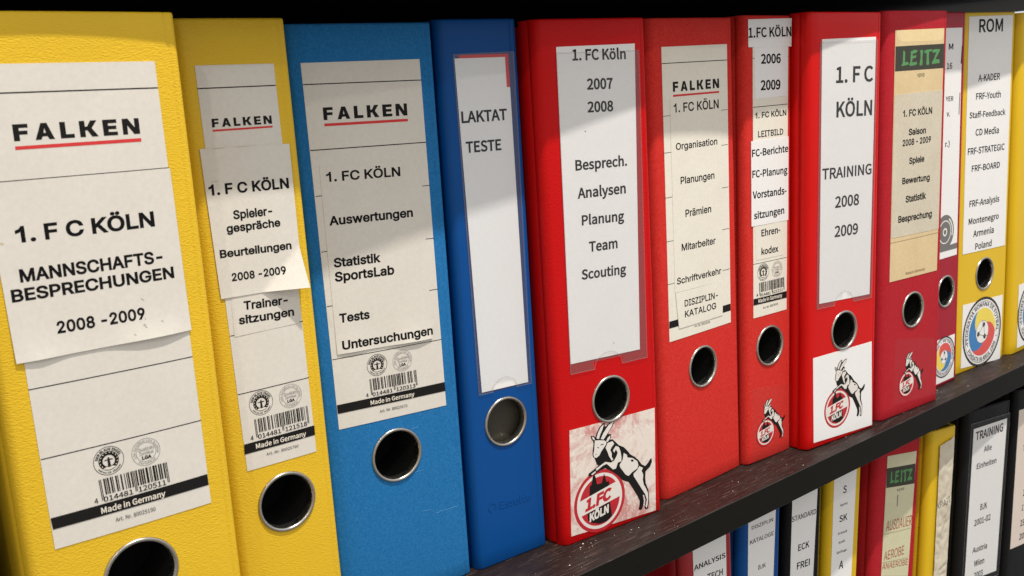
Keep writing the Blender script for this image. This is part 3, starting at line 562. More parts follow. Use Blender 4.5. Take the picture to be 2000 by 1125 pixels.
  '4': "189|116,0 145,0 145,69 179,69 179,94 145,94 145,250 111,250 7,89 7,69 116,69;116,94 39,94 96,179 116,216 118,216 116,171",
  '5': "189|89,-4 129,6 159,35 171,81 161,126 134,153 96,161 76,158 58,151 65,223 159,223 159,250 38,250 29,133 46,123 66,134 88,137 115,131 133,111 139,80 132,49 113,29 86,21 50,30 25,49 9,29 41,6",
  '6': "189|103,-4 139,6 165,34 175,77 166,120 142,147 105,155 75,147 48,125 58,186 81,219 113,229 135,224 152,210 170,229 145,247 112,254 66,241 32,198 19,119 30,51 60,9;49,100 75,125 100,132 125,125 140,106 145,77 139,47 124,27 103,20 76,29 58,56",
  '7': "189|68,0 100,0 108,87 129,160 173,231 173,250 17,250 17,223 138,223 99,156 77,85",
  '8': "189|95,-4 137,4 164,27 174,60 161,101 132,126 132,128 154,152 165,188 156,222 133,245 96,254 61,246 37,224 28,190 38,156 61,133 61,131 30,105 16,62 26,28 54,4;113,136 85,148 64,166 56,190 67,220 96,231 127,218 138,186 132,160;96,19 69,25 50,41 43,65 53,97 78,121 111,107 135,89 144,61 131,31",
  '9': "189|80,-4 124,9 158,54 171,136 160,202 130,241 87,254 51,244 25,216 15,173 24,130 48,104 84,95 115,103 142,125 131,64 109,31 79,21 56,27 37,41 20,21 45,3;141,151 115,126 89,118 64,125 49,144 44,173 50,203 65,223 87,230 114,221 133,195",
  'A': "207|1,0 33,0 57,76 149,76 173,0 206,0 121,250 86,250;65,101 77,140 102,224 104,224 129,140 141,101",
  'B': "224|34,0 114,0 163,8 197,32 209,73 202,103 184,123 158,133 158,135 185,155 194,189 183,224 153,244 108,250 34,250;66,144 66,225 104,225 137,221 157,208 163,185 157,163 138,149 103,144;66,25 66,119 109,119 147,115 170,100 178,74 170,47 146,30 109,25",
  'C': "218|129,-4 172,5 205,31 188,52 162,31 130,23 89,36 62,71 52,126 62,180 90,215 131,227 160,220 182,203 199,224 171,245 131,254 74,239 34,194 20,125 34,55 73,11",
  'D': "235|34,0 98,0 162,15 201,58 215,126 201,194 161,236 97,250 34,250;66,26 66,224 94,224 143,213 172,180 182,126 172,72 143,38 94,26",
  'E': "201|34,0 182,0 182,27 66,27 66,118 161,118 161,145 66,145 66,223 178,223 178,250 34,250",
  'F': "188|34,0 66,0 66,112 161,112 161,139 66,139 66,223 178,223 178,250 34,250",
  'G': "235|133,-4 178,4 210,25 210,130 128,130 128,103 181,103 181,38 161,27 136,23 90,36 62,71 52,126 63,180 91,215 135,227 167,220 189,203 206,224 178,245 134,254 75,239 35,194 20,125 34,55 74,11",
  'H': "248|34,0 66,0 66,118 182,118 182,0 214,0 214,250 182,250 182,145 66,145 66,250 34,250",
  'I': "100|34,0 66,0 66,250 34,250",
  'J': "182|81,-4 120,6 143,34 150,73 150,250 118,250 118,76 114,46 100,29 78,23 54,30 34,52 12,35 40,6",
  'K': "220|34,0 66,0 66,79 109,130 184,0 219,0 129,155 207,250 171,250 67,124 66,124 66,250 34,250",
  'L': "185|34,0 175,0 175,27 66,27 66,250 34,250",
  'M': "277|34,0 63,0 63,138 59,212 60,212 80,155 128,25 149,25 196,155 216,212 217,212 213,138 213,0 242,0 242,250 205,250 157,116 139,64 138,64 120,116 72,250 34,250",
  'N': "247|34,0 64,0 64,131 60,209 62,209 89,158 180,0 212,0 212,250 182,250 182,120 187,41 185,41 158,92 67,250 34,250",
  'O': "253|127,-4 182,12 220,56 233,126 220,195 182,239 127,254 71,239 34,195 20,126 34,56 71,12;127,23 87,36 61,71 52,126 61,180 87,215 127,227 166,215 192,180 201,126 192,71 166,36",
  'P': "216|34,0 66,0 66,100 107,100 155,108 188,133 199,177 187,220 155,243 106,250 34,250;66,125 66,224 102,224 138,220 160,205 168,177 161,147 139,131 103,125",
  'Q': "253|127,22 87,35 61,71 52,126 61,180 87,215 127,227 166,215 192,180 201,126 192,71 166,35;203,-63 224,-61 239,-57 233,-33 206,-36 170,-28 145,-3 191,18 222,62 233,126 220,195 182,239 127,254 71,239 34,195 20,126 31,61 63,17 111,-3 131,-34 162,-55",
  'R': "217|66,131 66,224 108,224 141,220 161,206 168,180 161,153 141,137 108,131;172,0 207,0 144,109 173,123 193,146 200,180 189,221 158,243 113,250 34,250 34,0 66,0 66,106 111,106",
  'S': "203|104,-4 149,5 178,31 189,67 182,98 163,119 137,133 102,149 74,164 60,191 73,217 107,227 138,221 164,204 180,224 148,246 107,254 66,246 38,223 28,188 36,158 55,137 79,124 115,108 145,92 157,64 150,42 132,28 104,23 67,32 35,54 16,32 55,6",
  'T': "204|86,0 118,0 118,223 194,223 194,250 11,250 11,223 86,223",
  'U': "246|123,-4 169,6 201,40 213,103 213,250 182,250 182,102 174,55 153,30 123,23 93,30 73,55 65,102 65,250 33,250 33,103 45,40 77,6",
  'V': "196|80,0 117,0 196,250 164,250 124,115 100,32 98,32 74,115 33,250 0,250",
  'W': "299|62,0 99,0 136,151 149,208 150,208 163,151 201,0 239,0 290,250 260,250 233,114 220,33 218,33 200,114 165,250 136,250 102,114 84,33 83,33 68,114 41,250 9,250",
  'Y': "181|75,0 106,0 106,97 181,250 149,250 117,179 91,124 90,124 65,179 33,250 0,250 75,97",
  'Z': "206|17,0 190,0 190,27 56,27 188,231 188,250 29,250 29,223 149,223 17,19",
  'a': "192|74,-4 107,3 135,22 136,22 139,0 165,0 165,114 158,154 137,180 101,190 59,182 28,166 40,144 65,158 95,164 119,157 131,140 134,117 69,104 32,82 20,48 27,20 46,2;83,21 60,28 50,50 58,71 84,87 134,97 134,45 108,27",
  'b': "211|113,-4 153,7 182,41 193,95 185,145 160,178 120,190 89,182 61,164 63,197 63,271 31,271 31,0 56,0 59,19 60,19 86,2;108,22 87,26 63,41 63,138 88,157 112,164 140,155 156,131 161,95 154,56 135,31",
  'c': "174|104,-4 136,2 164,19 151,40 131,27 107,21 77,30 57,55 50,92 57,130 78,155 108,164 128,159 145,148 161,168 138,183 107,190 62,178 30,145 18,92 29,40 60,7",
  'd': "211|94,-4 126,3 151,22 152,22 155,0 180,0 180,271 149,271 149,200 150,168 126,184 98,190 59,178 29,144 18,92 28,40 54,7;101,22 74,30 56,55 50,93 57,130 77,155 104,164 126,159 149,144 149,47 126,28",
  'e': "189|106,-4 140,1 167,14 156,35 135,24 110,20 79,28 57,51 48,85 173,85 175,103 166,149 141,179 101,190 60,178 30,145 18,92 30,40 61,7;48,107 58,139 77,158 101,165 126,158 142,139 147,107",
  'f': "111|11,160 36,160 36,0 68,0 68,160 107,160 107,185 68,185 68,215 74,242 94,251 115,246 121,270 90,276 60,268 42,247 36,215 36,185 11,183",
  'g': "192|94,-85 144,-76 176,-53 188,-21 180,4 159,18 123,23 87,23 61,29 54,43 58,56 66,65 93,59 128,67 152,89 161,123 157,145 146,161 184,161 184,185 120,185 93,190 59,182 34,159 24,124 32,94 48,74 48,73 34,59 28,38 33,20 45,8 45,6 25,-13 17,-36 27,-63 54,-79;93,80 66,92 54,124 66,156 93,167 122,156 133,124 121,92;98,-64 69,-60 51,-49 45,-31 49,-15 63,0 87,-3 119,-3 147,-8 157,-26 150,-44 129,-58",
  'h': "207|31,0 63,0 63,134 88,156 113,163 133,158 145,142 148,113 148,0 179,0 179,117 173,157 155,182 123,190 89,181 61,159 63,197 63,271 31,271",
  'i': "94|31,0 63,0 63,185 31,185;47,223 62,229 68,244 62,259 47,264 32,259 27,244 32,229",
  'k': "188|31,0 62,0 62,49 97,89 151,0 185,0 115,111 177,185 142,185 63,88 62,88 62,271 31,271",
  'l': "97|64,-4 82,-2 78,22 71,21 65,25 63,35 63,271 31,271 31,37 39,6",
  'm': "316|31,0 63,0 63,134 87,156 109,163 129,158 140,142 144,113 144,0 175,0 175,134 199,156 221,163 241,158 252,142 256,113 256,0 287,0 287,117 281,157 262,182 231,190 199,180 170,155 152,180 118,190 87,181 61,158 60,158 57,185 31,185",
  'n': "208|31,0 63,0 63,134 88,156 113,163 133,158 145,142 148,113 148,0 179,0 179,117 173,157 155,182 123,190 89,181 61,158 60,158 57,185 31,185",
  'o': "207|103,-4 146,7 177,40 189,92 177,145 146,178 103,190 61,178 30,145 18,92 30,40 61,7;103,21 75,30 57,55 50,92 57,130 75,155 103,164 132,155 150,130 157,92 150,55 132,30",
  'p': "211|31,-78 63,-78 63,-15 62,17 87,1 113,-4 153,7 182,41 193,95 185,145 160,178 120,190 88,182 61,164 60,164 57,185 31,185;108,22 87,26 63,41 63,138 88,157 112,164 140,155 156,131 161,95 154,56 135,31",
  'r': "132|31,0 63,0 63,119 85,152 109,162 127,159 133,186 113,190 84,180 61,151 60,151 57,185 31,185",
  's': "160|80,-4 117,3 139,23 147,50 138,78 117,95 91,107 63,119 51,139 59,158 85,166 108,161 127,149 142,169 117,184 85,190 50,183 29,164 21,137 29,112 50,95 75,84 104,71 117,49 108,28 81,20 51,26 26,42 11,21 42,3",
  't': "129|89,-4 124,2 118,26 97,21 74,30 68,56 68,160 118,160 118,185 68,185 68,237 42,237 39,185 9,183 9,160 37,160 37,57 42,25 58,3",
  'u': "207|86,-4 119,5 147,29 148,29 150,0 176,0 176,185 145,185 145,54 120,30 95,23 75,28 64,44 60,72 60,185 29,185 29,68 35,28 53,4",
  'v': "178|71,0 108,0 173,185 143,185 107,80 90,25 89,25 72,80 37,185 4,185",
  'w': "274|61,0 97,0 123,99 136,153 137,153 150,100 177,0 215,0 265,185 235,185 208,78 196,27 195,27 182,78 153,185 122,185 93,78 81,27 79,27 69,78 41,185 9,185",
  'x': "170|5,0 38,0 63,43 82,76 83,76 103,43 131,0 165,0 104,93 160,185 128,185 105,145 88,114 87,114 69,145 44,185 10,185 66,97",
  'y': "178|34,-80 66,-71 88,-48 104,-16 173,185 143,185 109,83 94,30 93,30 74,83 37,185 4,185 79,0 75,-14 59,-43 33,-54 19,-51 13,-76",
  'z': "162|12,0 152,0 152,25 51,25 149,168 149,185 23,185 23,160 109,160 12,17",
  'Ö': "253|127,-4 182,12 220,56 233,126 220,195 182,239 127,254 71,239 34,195 20,126 34,56 71,12;127,23 87,36 61,71 52,126 61,180 87,215 127,227 166,215 192,180 201,126 192,71 166,36;87,273 101,278 106,292 101,305 87,310 74,305 69,292 74,278;166,273 179,278 184,292 179,305 166,310 152,305 147,292 152,278",
  'ä': "192|74,-4 107,3 135,22 136,22 139,0 165,0 165,114 158,154 137,180 101,190 59,182 28,166 40,144 65,158 95,164 119,157 131,140 134,117 69,104 32,82 20,48 27,20 46,2;83,21 60,28 50,50 58,71 84,87 134,97 134,45 108,27;65,224 79,229 84,243 79,256 65,262 52,256 46,243 52,229;138,224 152,229 158,243 152,256 138,262 125,256 119,243 125,229",
  'ö': "207|103,-4 146,7 177,40 189,92 177,145 146,178 103,190 61,178 30,145 18,92 30,40 61,7;103,21 75,30 57,55 50,92 57,130 75,155 103,164 132,155 150,130 157,92 150,55 132,30;67,224 80,229 86,243 80,256 67,262 53,256 48,243 53,229;140,224 153,229 159,243 153,256 140,262 126,256 121,243 126,229",
  'ü': "207|86,-4 119,5 147,29 148,29 150,0 176,0 176,185 145,185 145,54 120,30 95,23 75,28 64,44 60,72 60,185 29,185 29,68 35,28 53,4;67,224 80,229 86,243 80,256 67,262 53,256 48,243 53,229;140,224 153,229 159,243 153,256 140,262 126,256 121,243 126,229",
 },
}

# ------------------------------------------------------------------ materials
MATS = {}


def new_mat(name):
    m = bpy.data.materials.new(name)
    m.use_nodes = True
    MATS[name] = m
    nt = m.node_tree
    return m, nt, nt.nodes, nt.links, nt.nodes['Principled BSDF']


def coords(nt, scale):
    tc = nt.nodes.new('ShaderNodeTexCoord')
    mp = nt.nodes.new('ShaderNodeMapping')
    mp.inputs['Scale'].default_value = scale
    nt.links.new(tc.outputs['Object'], mp.inputs['Vector'])
    return mp.outputs['Vector']


def noise(nt, vec, scale, detail=3, rough=0.55, dist=0.0):
    n = nt.nodes.new('ShaderNodeTexNoise')
    n.inputs['Scale'].default_value = scale
    n.inputs['Detail'].default_value = detail
    n.inputs['Roughness'].default_value = rough
    n.inputs['Distortion'].default_value = dist
    nt.links.new(vec, n.inputs['Vector'])
    return n.outputs['Fac']


def ramp(nt, fac, stops):
    r = nt.nodes.new('ShaderNodeValToRGB')
    els = r.color_ramp.elements
    while len(els) < len(stops):
        els.new(0.5)
    for e, (p, c) in zip(els, stops):
        e.position = p
        e.color = (*c, 1) if len(c) == 3 else c
    nt.links.new(fac, r.inputs[0])
    return r.outputs[0]


def mix_col(nt, fac, a, b, mode='MIX'):
    m = nt.nodes.new('ShaderNodeMix')
    m.data_type = 'RGBA'
    m.blend_type = mode
    for sock, v in ((m.inputs[0], fac), (m.inputs[6], a), (m.inputs[7], b)):
        if isinstance(v, (int, float)):
            sock.default_value = v
        elif isinstance(v, tuple):
            sock.default_value = (*v, 1)
        else:
            nt.links.new(v, sock)
    return m.outputs[2]


def bump(nt, height, strength, dist, b, prev=None):
    n = nt.nodes.new('ShaderNodeBump')
    n.inputs['Strength'].default_value = strength
    n.inputs['Distance'].default_value = dist
    nt.links.new(height, n.inputs['Height'])
    if prev is not None:
        nt.links.new(prev, n.inputs['Normal'])
    nt.links.new(n.outputs[0], b.inputs['Normal'])
    return n.outputs[0]


def scuffs(nt, base, amount=0.35, tint=(0.10, 0.07, 0.05)):
    """sparse handling marks and thin scratches, in object space"""
    v = coords(nt, (1, 1, 1))
    f = ramp(nt, noise(nt, v, 38, 6, 0.72, 1.2), [(0.66, (0, 0, 0)), (0.78, (amount, amount, amount))])
    c = mix_col(nt, f, base, tint)
    v2 = coords(nt, (60, 60, 420))
    g = ramp(nt, noise(nt, v2, 1.0, 3, 0.7, 0.6), [(0.74, (0, 0, 0)), (0.80, (amount * .7,) * 3)])
    return mix_col(nt, g, c, tint)


def cover_mat(name, color, kind, rough, spec=0.5):
    m, nt, N, L, b = new_mat(name)
    dark = tuple(c * 0.84 for c in color)
    v = coords(nt, (1, 1, 1))
    big = noise(nt, v, 14, 4, 0.6)
    col = mix_col(nt, big, dark, color)
    if kind == 'grain':
        vs = coords(nt, (1.0, 1.0, 2.3))
        wob = noise(nt, vs, 800, 2, 0.5)
        vor = N.new('ShaderNodeTexVoronoi')
        vor.feature = 'SMOOTH_F1'
        vor.inputs['Scale'].default_value = 780
        vor.inputs['Smoothness'].default_value = 0.5
        mv = N.new('ShaderNodeMix')
        mv.data_type = 'VECTOR'
        mv.inputs[0].default_value = 0.0016
        L.new(vs, mv.inputs[4])
        nn = N.new('ShaderNodeTexNoise')
        nn.inputs['Scale'].default_value = 300
        L.new(vs, nn.inputs['Vector'])
        L.new(nn.outputs['Color'], mv.inputs[5])
        L.new(mv.outputs[1], vor.inputs['Vector'])
        h = N.new('ShaderNodeMath')
        h.operation = 'MULTIPLY_ADD'
        h.inputs[1].default_value = 0.8
        L.new(vor.outputs['Distance'], h.inputs[0])
        L.new(wob, h.inputs[2])
        bump(nt, h.outputs[0], 0.65, 0.00022, b)
    elif kind == 'card':
        vs = coords(nt, (1, 1, 1))
        fib = noise(nt, vs, 900, 5, 0.7, 0.8)
        col = mix_col(nt, ramp(nt, fib, [(0.42, (0, 0, 0)), (0.62, (0.5, 0.5, 0.5))]), col, tuple(min(1, c * 1.25 + 0.03) for c in color))
        mot = noise(nt, vs, 260, 4, 0.65)
        col = mix_col(nt, ramp(nt, mot, [(0.48, (0, 0, 0)), (0.7, (0.35, 0.35, 0.35))]), col, dark)
        bump(nt, fib, 0.25, 0.00006, b)
    elif kind == 'linen':
        w = []
        for sc in ((1500, 1500, 160), (160, 160, 1500)):
            vs = coords(nt, sc)
            w.append(noise(nt, vs, 1.0, 2, 0.5))
        mx = N.new('ShaderNodeMath')
        mx.operation = 'MAXIMUM'
        L.new(w[0], mx.inputs[0])
        L.new(w[1], mx.inputs[1])
        col = mix_col(nt, ramp(nt, mx.outputs[0], [(0.5, (0, 0, 0)), (0.68, (0.4, 0.4, 0.4))]), col, tuple(c * 1.2 + 0.012 for c in color))
        bump(nt, mx.outputs[0], 0.35, 0.0001, b)
    else:
        vs = coords(nt, (1, 1, 1))
        bump(nt, noise(nt, vs, 420, 3, 0.5), 0.12, 0.00008, b)
    col = scuffs(nt, col, 0.22, tuple(c * 0.45 + 0.01 for c in color))
    L.new(col, b.inputs['Base Color'])
    rr = ramp(nt, noise(nt, coords(nt, (1, 1, 1)), 30, 5, 0.65), [(0.3, (rough * .85,) * 3), (0.7, (min(1, rough * 1.15),) * 3)])
    L.new(rr, b.inputs['Roughness'])
    b.inputs['Specular IOR Level'].default_value = spec
    return m


cover_mat('yellow_grain', (0.77, 0.492, 0.024), 'grain', 0.46, 0.22)
cover_mat('blue_card', (0.012, 0.150, 0.39), 'card', 0.75, 0.10)
cover_mat('blue_gloss', (0.002, 0.070, 0.285), 'smooth', 0.42, 0.16)
cover_mat('red_grain', (0.57, 0.004, 0.005), 'grain', 0.42, 0.13)
cover_mat('red_card', (0.585, 0.025, 0.018), 'card', 0.66, 0.10)
cover_mat('red_gloss', (0.62, 0.005, 0.004), 'smooth', 0.38, 0.16)
cover_mat('red_gloss_dark', (0.36, 0.006, 0.012), 'smooth', 0.40)
cover_mat('crimson_linen', (0.43, 0.014, 0.024), 'linen', 0.62, 0.12)
cover_mat('crimson', (0.36, 0.006, 0.022), 'smooth', 0.45, 0.2)
cover_mat('yellow_gloss', (0.74, 0.48, 0.010), 'smooth', 0.45, 0.3)
cover_mat('black', (0.007, 0.007, 0.008), 'grain', 0.55, 0.15)


def paper_mat(name, c, fibre=0.06, dirt=(0.45, 0.38, 0.28), dirt_amt=0.14):
    m, nt, N, L, b = new_mat(name)
    v = coords(nt, (1, 1, 1))
    lo = tuple(x * (1 - fibre) for x in c)
    hi = tuple(min(.92, x * (1 + fibre)) for x in c)
    col = mix_col(nt, ramp(nt, noise(nt, v, 420, 6, 0.75, 0.4), [(0.35, (0, 0, 0)), (0.65, (1, 1, 1))]), lo, hi)
    col = mix_col(nt, ramp(nt, noise(nt, v, 34, 4, 0.6, 0.5), [(0.35, (0, 0, 0)), (0.7, (dirt_amt * .7,) * 3)]), col, dirt)
    spots = ramp(nt, noise(nt, coords(nt, (1, 1, 1)), 620, 2, 0.5), [(0.80, (0, 0, 0)), (0.86, (0.3, 0.3, 0.3))])
    col = mix_col(nt, spots, col, tuple(x * 0.45 for x in dirt))
    L.new(col, b.inputs['Base Color'])
    b.inputs['Roughness'].default_value = 0.75
    b.inputs['Specular IOR Level'].default_value = 0.25
    h = bump(nt, noise(nt, v, 900, 3, 0.6), 0.12, 0.00004, b)
    bump(nt, noise(nt, v, 55, 3, 0.55), 0.35, 0.00035, b, h)
    return m


paper_mat('paper_recycled', (0.665, 0.635, 0.582), 0.04)
paper_mat('paper_white', (0.79, 0.785, 0.785), 0.025, (0.5, 0.48, 0.45), 0.06)
paper_mat('paper_cream', (0.755, 0.72, 0.635), 0.04)
paper_mat('paper_cream_pink', (0.66, 0.58, 0.52), 0.04)
paper_mat('paper_manila', (0.67, 0.525, 0.31), 0.07, (0.45, 0.30, 0.12), 0.30)
paper_mat('manila_flap', (0.78, 0.62, 0.35), 0.05, (0.5, 0.33, 0.14), 0.25)
paper_mat('paper_aged', (0.60, 0.545, 0.44), 0.07, (0.35, 0.28, 0.16), 0.22)
paper_mat('paper_aged_green', (0.60, 0.58, 0.40), 0.05, (0.40, 0.36, 0.18), 0.2)

# sticker with a worn pink print
m, nt, N, L, b = new_mat('paper_grunge')
v = coords(nt, (1, 1, 1))
patch = noise(nt, v, 36, 7, 0.72, 0.9)
col = mix_col(nt, ramp(nt, patch, [(0.46, (0, 0, 0)), (0.60, (0.85, 0.85, 0.85))]), (0.74, 0.66, 0.60), (0.55, 0.20, 0.19))
flake = ramp(nt, noise(nt, v, 240, 5, 0.75, 0.6), [(0.52, (0, 0, 0)), (0.60, (0.75, 0.75, 0.75))])
col = mix_col(nt, flake, col, (0.80, 0.74, 0.68))
grey = ramp(nt, noise(nt, coords(nt, (1.3, 1, .8)), 60, 6, 0.7, 1.0), [(0.60, (0, 0, 0)), (0.74, (0.6, 0.6, 0.6))])
col = mix_col(nt, grey, col, (0.42, 0.33, 0.29))
L.new(col, b.inputs['Base Color'])
b.inputs['Roughness'].default_value = 0.45


def plain(name, c, rough=0.6, metal=0.0, var=0.12, spec=0.3):
    m, nt, N, L, b = new_mat(name)
    v = coords(nt, (1, 1, 1))
    col = mix_col(nt, noise(nt, v, 300, 4, 0.7), tuple(x * (1 - var) for x in c), tuple(min(1, x * (1 + var)) for x in c))
    L.new(col, b.inputs['Base Color'])
    b.inputs['Roughness'].default_value = rough
    b.inputs['Metallic'].default_value = metal
    b.inputs['Specular IOR Level'].default_value = spec
    return m


plain('ink', (0.005, 0.0045, 0.0055), spec=0.12)
plain('print_black', (0.011, 0.010, 0.0095), spec=0.12)
plain('print_grey', (0.16, 0.155, 0.15))
plain('print_white', (0.72, 0.67, 0.58))
plain('print_red', (0.60, 0.035, 0.035))
plain('print_olive', (0.040, 0.040, 0.028))
plain('print_green', (0.085, 0.27, 0.095))
plain('print_brown', (0.22, 0.12, 0.06))
plain('blue_worn', (0.06, 0.22, 0.45))
plain('glue', (0.56, 0.45, 0.30))
plain('smudge', (0.36, 0.33, 0.29))
plain('pen_red', (0.36, 0.07, 0.04))
plain('pen_grey', (0.12, 0.12, 0.13))
plain('crest_red', (0.46, 0.018, 0.028), var=0.3)
plain('crest_white', (0.72, 0.68, 0.64), var=0.08)
plain('badge_blue', (0.05, 0.20, 0.46))
plain('badge_yellow', (0.78, 0.62, 0.10))
plain('badge_red', (0.66, 0.09, 0.08))
plain('badge_white', (0.78, 0.77, 0.74))
plain('plate', (0.042, 0.037, 0.027), 0.45)
plain('inner_board_hole_shade', (0.006, 0.006, 0.006), 0.9)  # black lining of the covers; also stands in for shade inside finger holes
plain('dust', (0.75, 0.72, 0.68), 0.9)

m, nt, N, L, b = new_mat('nickel')
b.inputs['Base Color'].default_value = (0.44, 0.42, 0.38, 1)
b.inputs['Metallic'].default_value = 1.0
rr = ramp(nt, noise(nt, coords(nt, (1, 1, 1)), 400, 4, 0.7), [(0.3, (0.22,) * 3), (0.7, (0.38,) * 3)])
L.new(rr, b.inputs['Roughness'])


def film_mat(name, tint, milk, milk_col, rough=0.18, gloss=1.0):
    m, nt, N, L, b = new_mat(name)
    out = N['Material Output']
    N.remove(b)
    tr = N.new('ShaderNodeBsdfTransparent')
    tr.inputs['Color'].default_value = (*tint, 1)
    df = N.new('ShaderNodeBsdfDiffuse')
    df.inputs['Color'].default_value = (*milk_col, 1)
    gl = N.new('ShaderNodeBsdfGlossy')
    gl.inputs['Roughness'].default_value = rough
    m1 = N.new('ShaderNodeMixShader')
    m1.inputs[0].default_value = milk
    L.new(tr.outputs[0], m1.inputs[1])
    L.new(df.outputs[0], m1.inputs[2])
    lw = N.new('ShaderNodeLayerWeight')          # mirror share grows towards grazing, the same from both sides
    lw.inputs['Blend'].default_value = 0.5
    pw = N.new('ShaderNodeMath')
    pw.operation = 'POWER'
    pw.inputs[1].default_value = 4.0
    L.new(lw.outputs['Facing'], pw.inputs[0])
    fr = N.new('ShaderNodeMath')
    fr.operation = 'MULTIPLY_ADD'
    fr.inputs[1].default_value = 0.5 * gloss
    fr.inputs[2].default_value = 0.035 * gloss
    L.new(pw.outputs[0], fr.inputs[0])
    m2 = N.new('ShaderNodeMixShader')
    L.new(fr.outputs[0], m2.inputs[0])
    L.new(m1.outputs[0], m2.inputs[1])
    L.new(gl.outputs[0], m2.inputs[2])
    L.new(m2.outputs[0], out.inputs['Surface'])
    bp = N.new('ShaderNodeBump')
    bp.inputs['Strength'].default_value = 0.25
    bp.inputs['Distance'].default_value = 0.0006
    L.new(noise(nt, coords(nt, (1, 1, 1)), 45, 3, 0.5), bp.inputs['Height'])
    L.new(bp.outputs[0], gl.inputs['Normal'])


film_mat('film_clear', (0.965, 0.965, 0.965), 0.03, (0.8, 0.78, 0.78))
film_mat('film_back', (0.80, 0.74, 0.76), 0.045, (0.62, 0.42, 0.47), 0.3, 0.4)
film_mat('film_blue', (0.965, 0.97, 0.975), 0.02, (0.6, 0.7, 0.85))
film_mat('film_black', (0.95, 0.95, 0.95), 0.004, (0.6, 0.6, 0.6), 0.2, 0.5)
film_mat('film_tape', (0.985, 0.982, 0.982), 0.004, (0.8, 0.7, 0.65), 0.3, 0.35)
film_mat('film_rim', (0.90, 0.88, 0.88), 0.07, (0.8, 0.72, 0.72))

# black-brown wood-grain laminate of the bookcase
m, nt, N, L, b = new_mat('wood_laminate')
v = coords(nt, (5, 110, 110))
g1 = noise(nt, v, 3.0, 6, 0.72, 0.5)
v2 = coords(nt, (16, 420, 420))
g2 = noise(nt, v2, 3.0, 4, 0.7, 0.3)
col = mix_col(nt, g1, (0.005, 0.0032, 0.0027), (0.021, 0.0105, 0.0088))
col = mix_col(nt, ramp(nt, g2, [(0.58, (0, 0, 0)), (0.64, (0.85, 0.85, 0.85))]), col, (0.10, 0.07, 0.058))
col = mix_col(nt, ramp(nt, noise(nt, coords(nt, (1, 1, 1)), 24, 5, 0.65), [(0.45, (0, 0, 0)), (0.75, (0.25, 0.25, 0.25))]), col, (0.05, 0.04, 0.034))
L.new(col, b.inputs['Base Color'])
rr = ramp(nt, noise(nt, coords(nt, (1, 1, 1)), 60, 5, 0.7), [(0.3, (0.42,) * 3), (0.7, (0.62,) * 3)])
L.new(rr, b.inputs['Roughness'])
bump(nt, g2, 0.25, 0.00015, b)
b.inputs['Specular IOR Level'].default_value = 0.35
m, nt, N, L, b = new_mat('edge_band')
v = coords(nt, (20, 300, 300))
col = mix_col(nt, noise(nt, v, 3.0, 4, 0.6), (0.0055, 0.0052, 0.004), (0.009, 0.0085, 0.0066))
L.new(col, b.inputs['Base Color'])
b.inputs['Roughness'].default_value = 0.55
b.inputs['Specular IOR Level'].default_value = 0.08
plain('cabinet_inside_under_shade', (0.006, 0.0055, 0.005), 0.8)  # black back panel; also the shade painted on the board undersides

# ------------------------------------------------------------------ mesh helpers
class MB:
    def __init__(self):
        self.v, self.f, self.m, self.mats, self.smooth = [], [], [], [], []

    def slot(self, name):
        if name not in self.mats:
            self.mats.append(name)
        return self.mats.index(name)

    def add(self, verts, faces, mat, smooth=False):
        o = len(self.v)
        s = self.slot(mat)
        self.v += verts
        for f in faces:
            self.f.append(tuple(i + o for i in f))
            self.m.append(s)
            self.smooth.append(smooth)

    def build(self, name, parent=None):
        me = bpy.data.meshes.new(name)
        me.from_pydata([tuple(p) for p in self.v], [], self.f)
        for n in self.mats:
            me.materials.append(MATS[n])
        me.polygons.foreach_set('material_index', self.m)
        me.polygons.foreach_set('use_smooth', self.smooth)
        me.update()
        o = bpy.data.objects.new(name, me)
        COL.objects.link(o)
        if parent is not None:
            o.parent = parent
        return o


def box(mb, a, b, mat, bev=0.0):
    """box from corner a to corner b (mm) with chamfered edges along x and z"""
    (x0, y0, z0), (x1, y1, z1) = a, b
    if bev <= 0:
        vs = [(x * MM, y * MM, z * MM) for x in (x0, x1) for y in (y0, y1) for z in (z0, z1)]
        mb.add(vs, [(0, 1, 3, 2), (4, 6, 7, 5), (0, 4, 5, 1), (2, 3, 7, 6), (0, 2, 6, 4), (1, 5, 7, 3)], mat)
        return
    ring = [(y0 + bev, z0), (y1 - bev, z0), (y1, z0 + bev), (y1, z1 - bev), (y1 - bev, z1), (y0 + bev, z1), (y0, z1 - bev), (y0, z0 + bev)]
    vs = []
    for x in (x0, x1):
        vs += [(x * MM, y * MM, z * MM) for y, z in ring]
    n = len(ring)
    fs = [(i, (i + 1) % n, n + (i + 1) % n, n + i) for i in range(n)]
    fs += [tuple(reversed(range(n))), tuple(range(n, 2 * n))]
    mb.add(vs, fs, mat)


def area2(c):
    return sum(c[i][0] * c[(i + 1) % len(c)][1] - c[(i + 1) % len(c)][0] * c[i][1] for i in range(len(c)))


def winding(p, c):
    """winding number of the closed outline c round the point p"""
    w = 0
    for i in range(len(c)):
        (x1, y1), (x2, y2) = c[i - 1], c[i]
        k = (x2 - x1) * (p[1] - y1) - (p[0] - x1) * (y2 - y1)
        if y1 <= p[1] < y2 and k > 0:
            w += 1
        elif y2 <= p[1] < y1 and k < 0:
            w -= 1
    return w


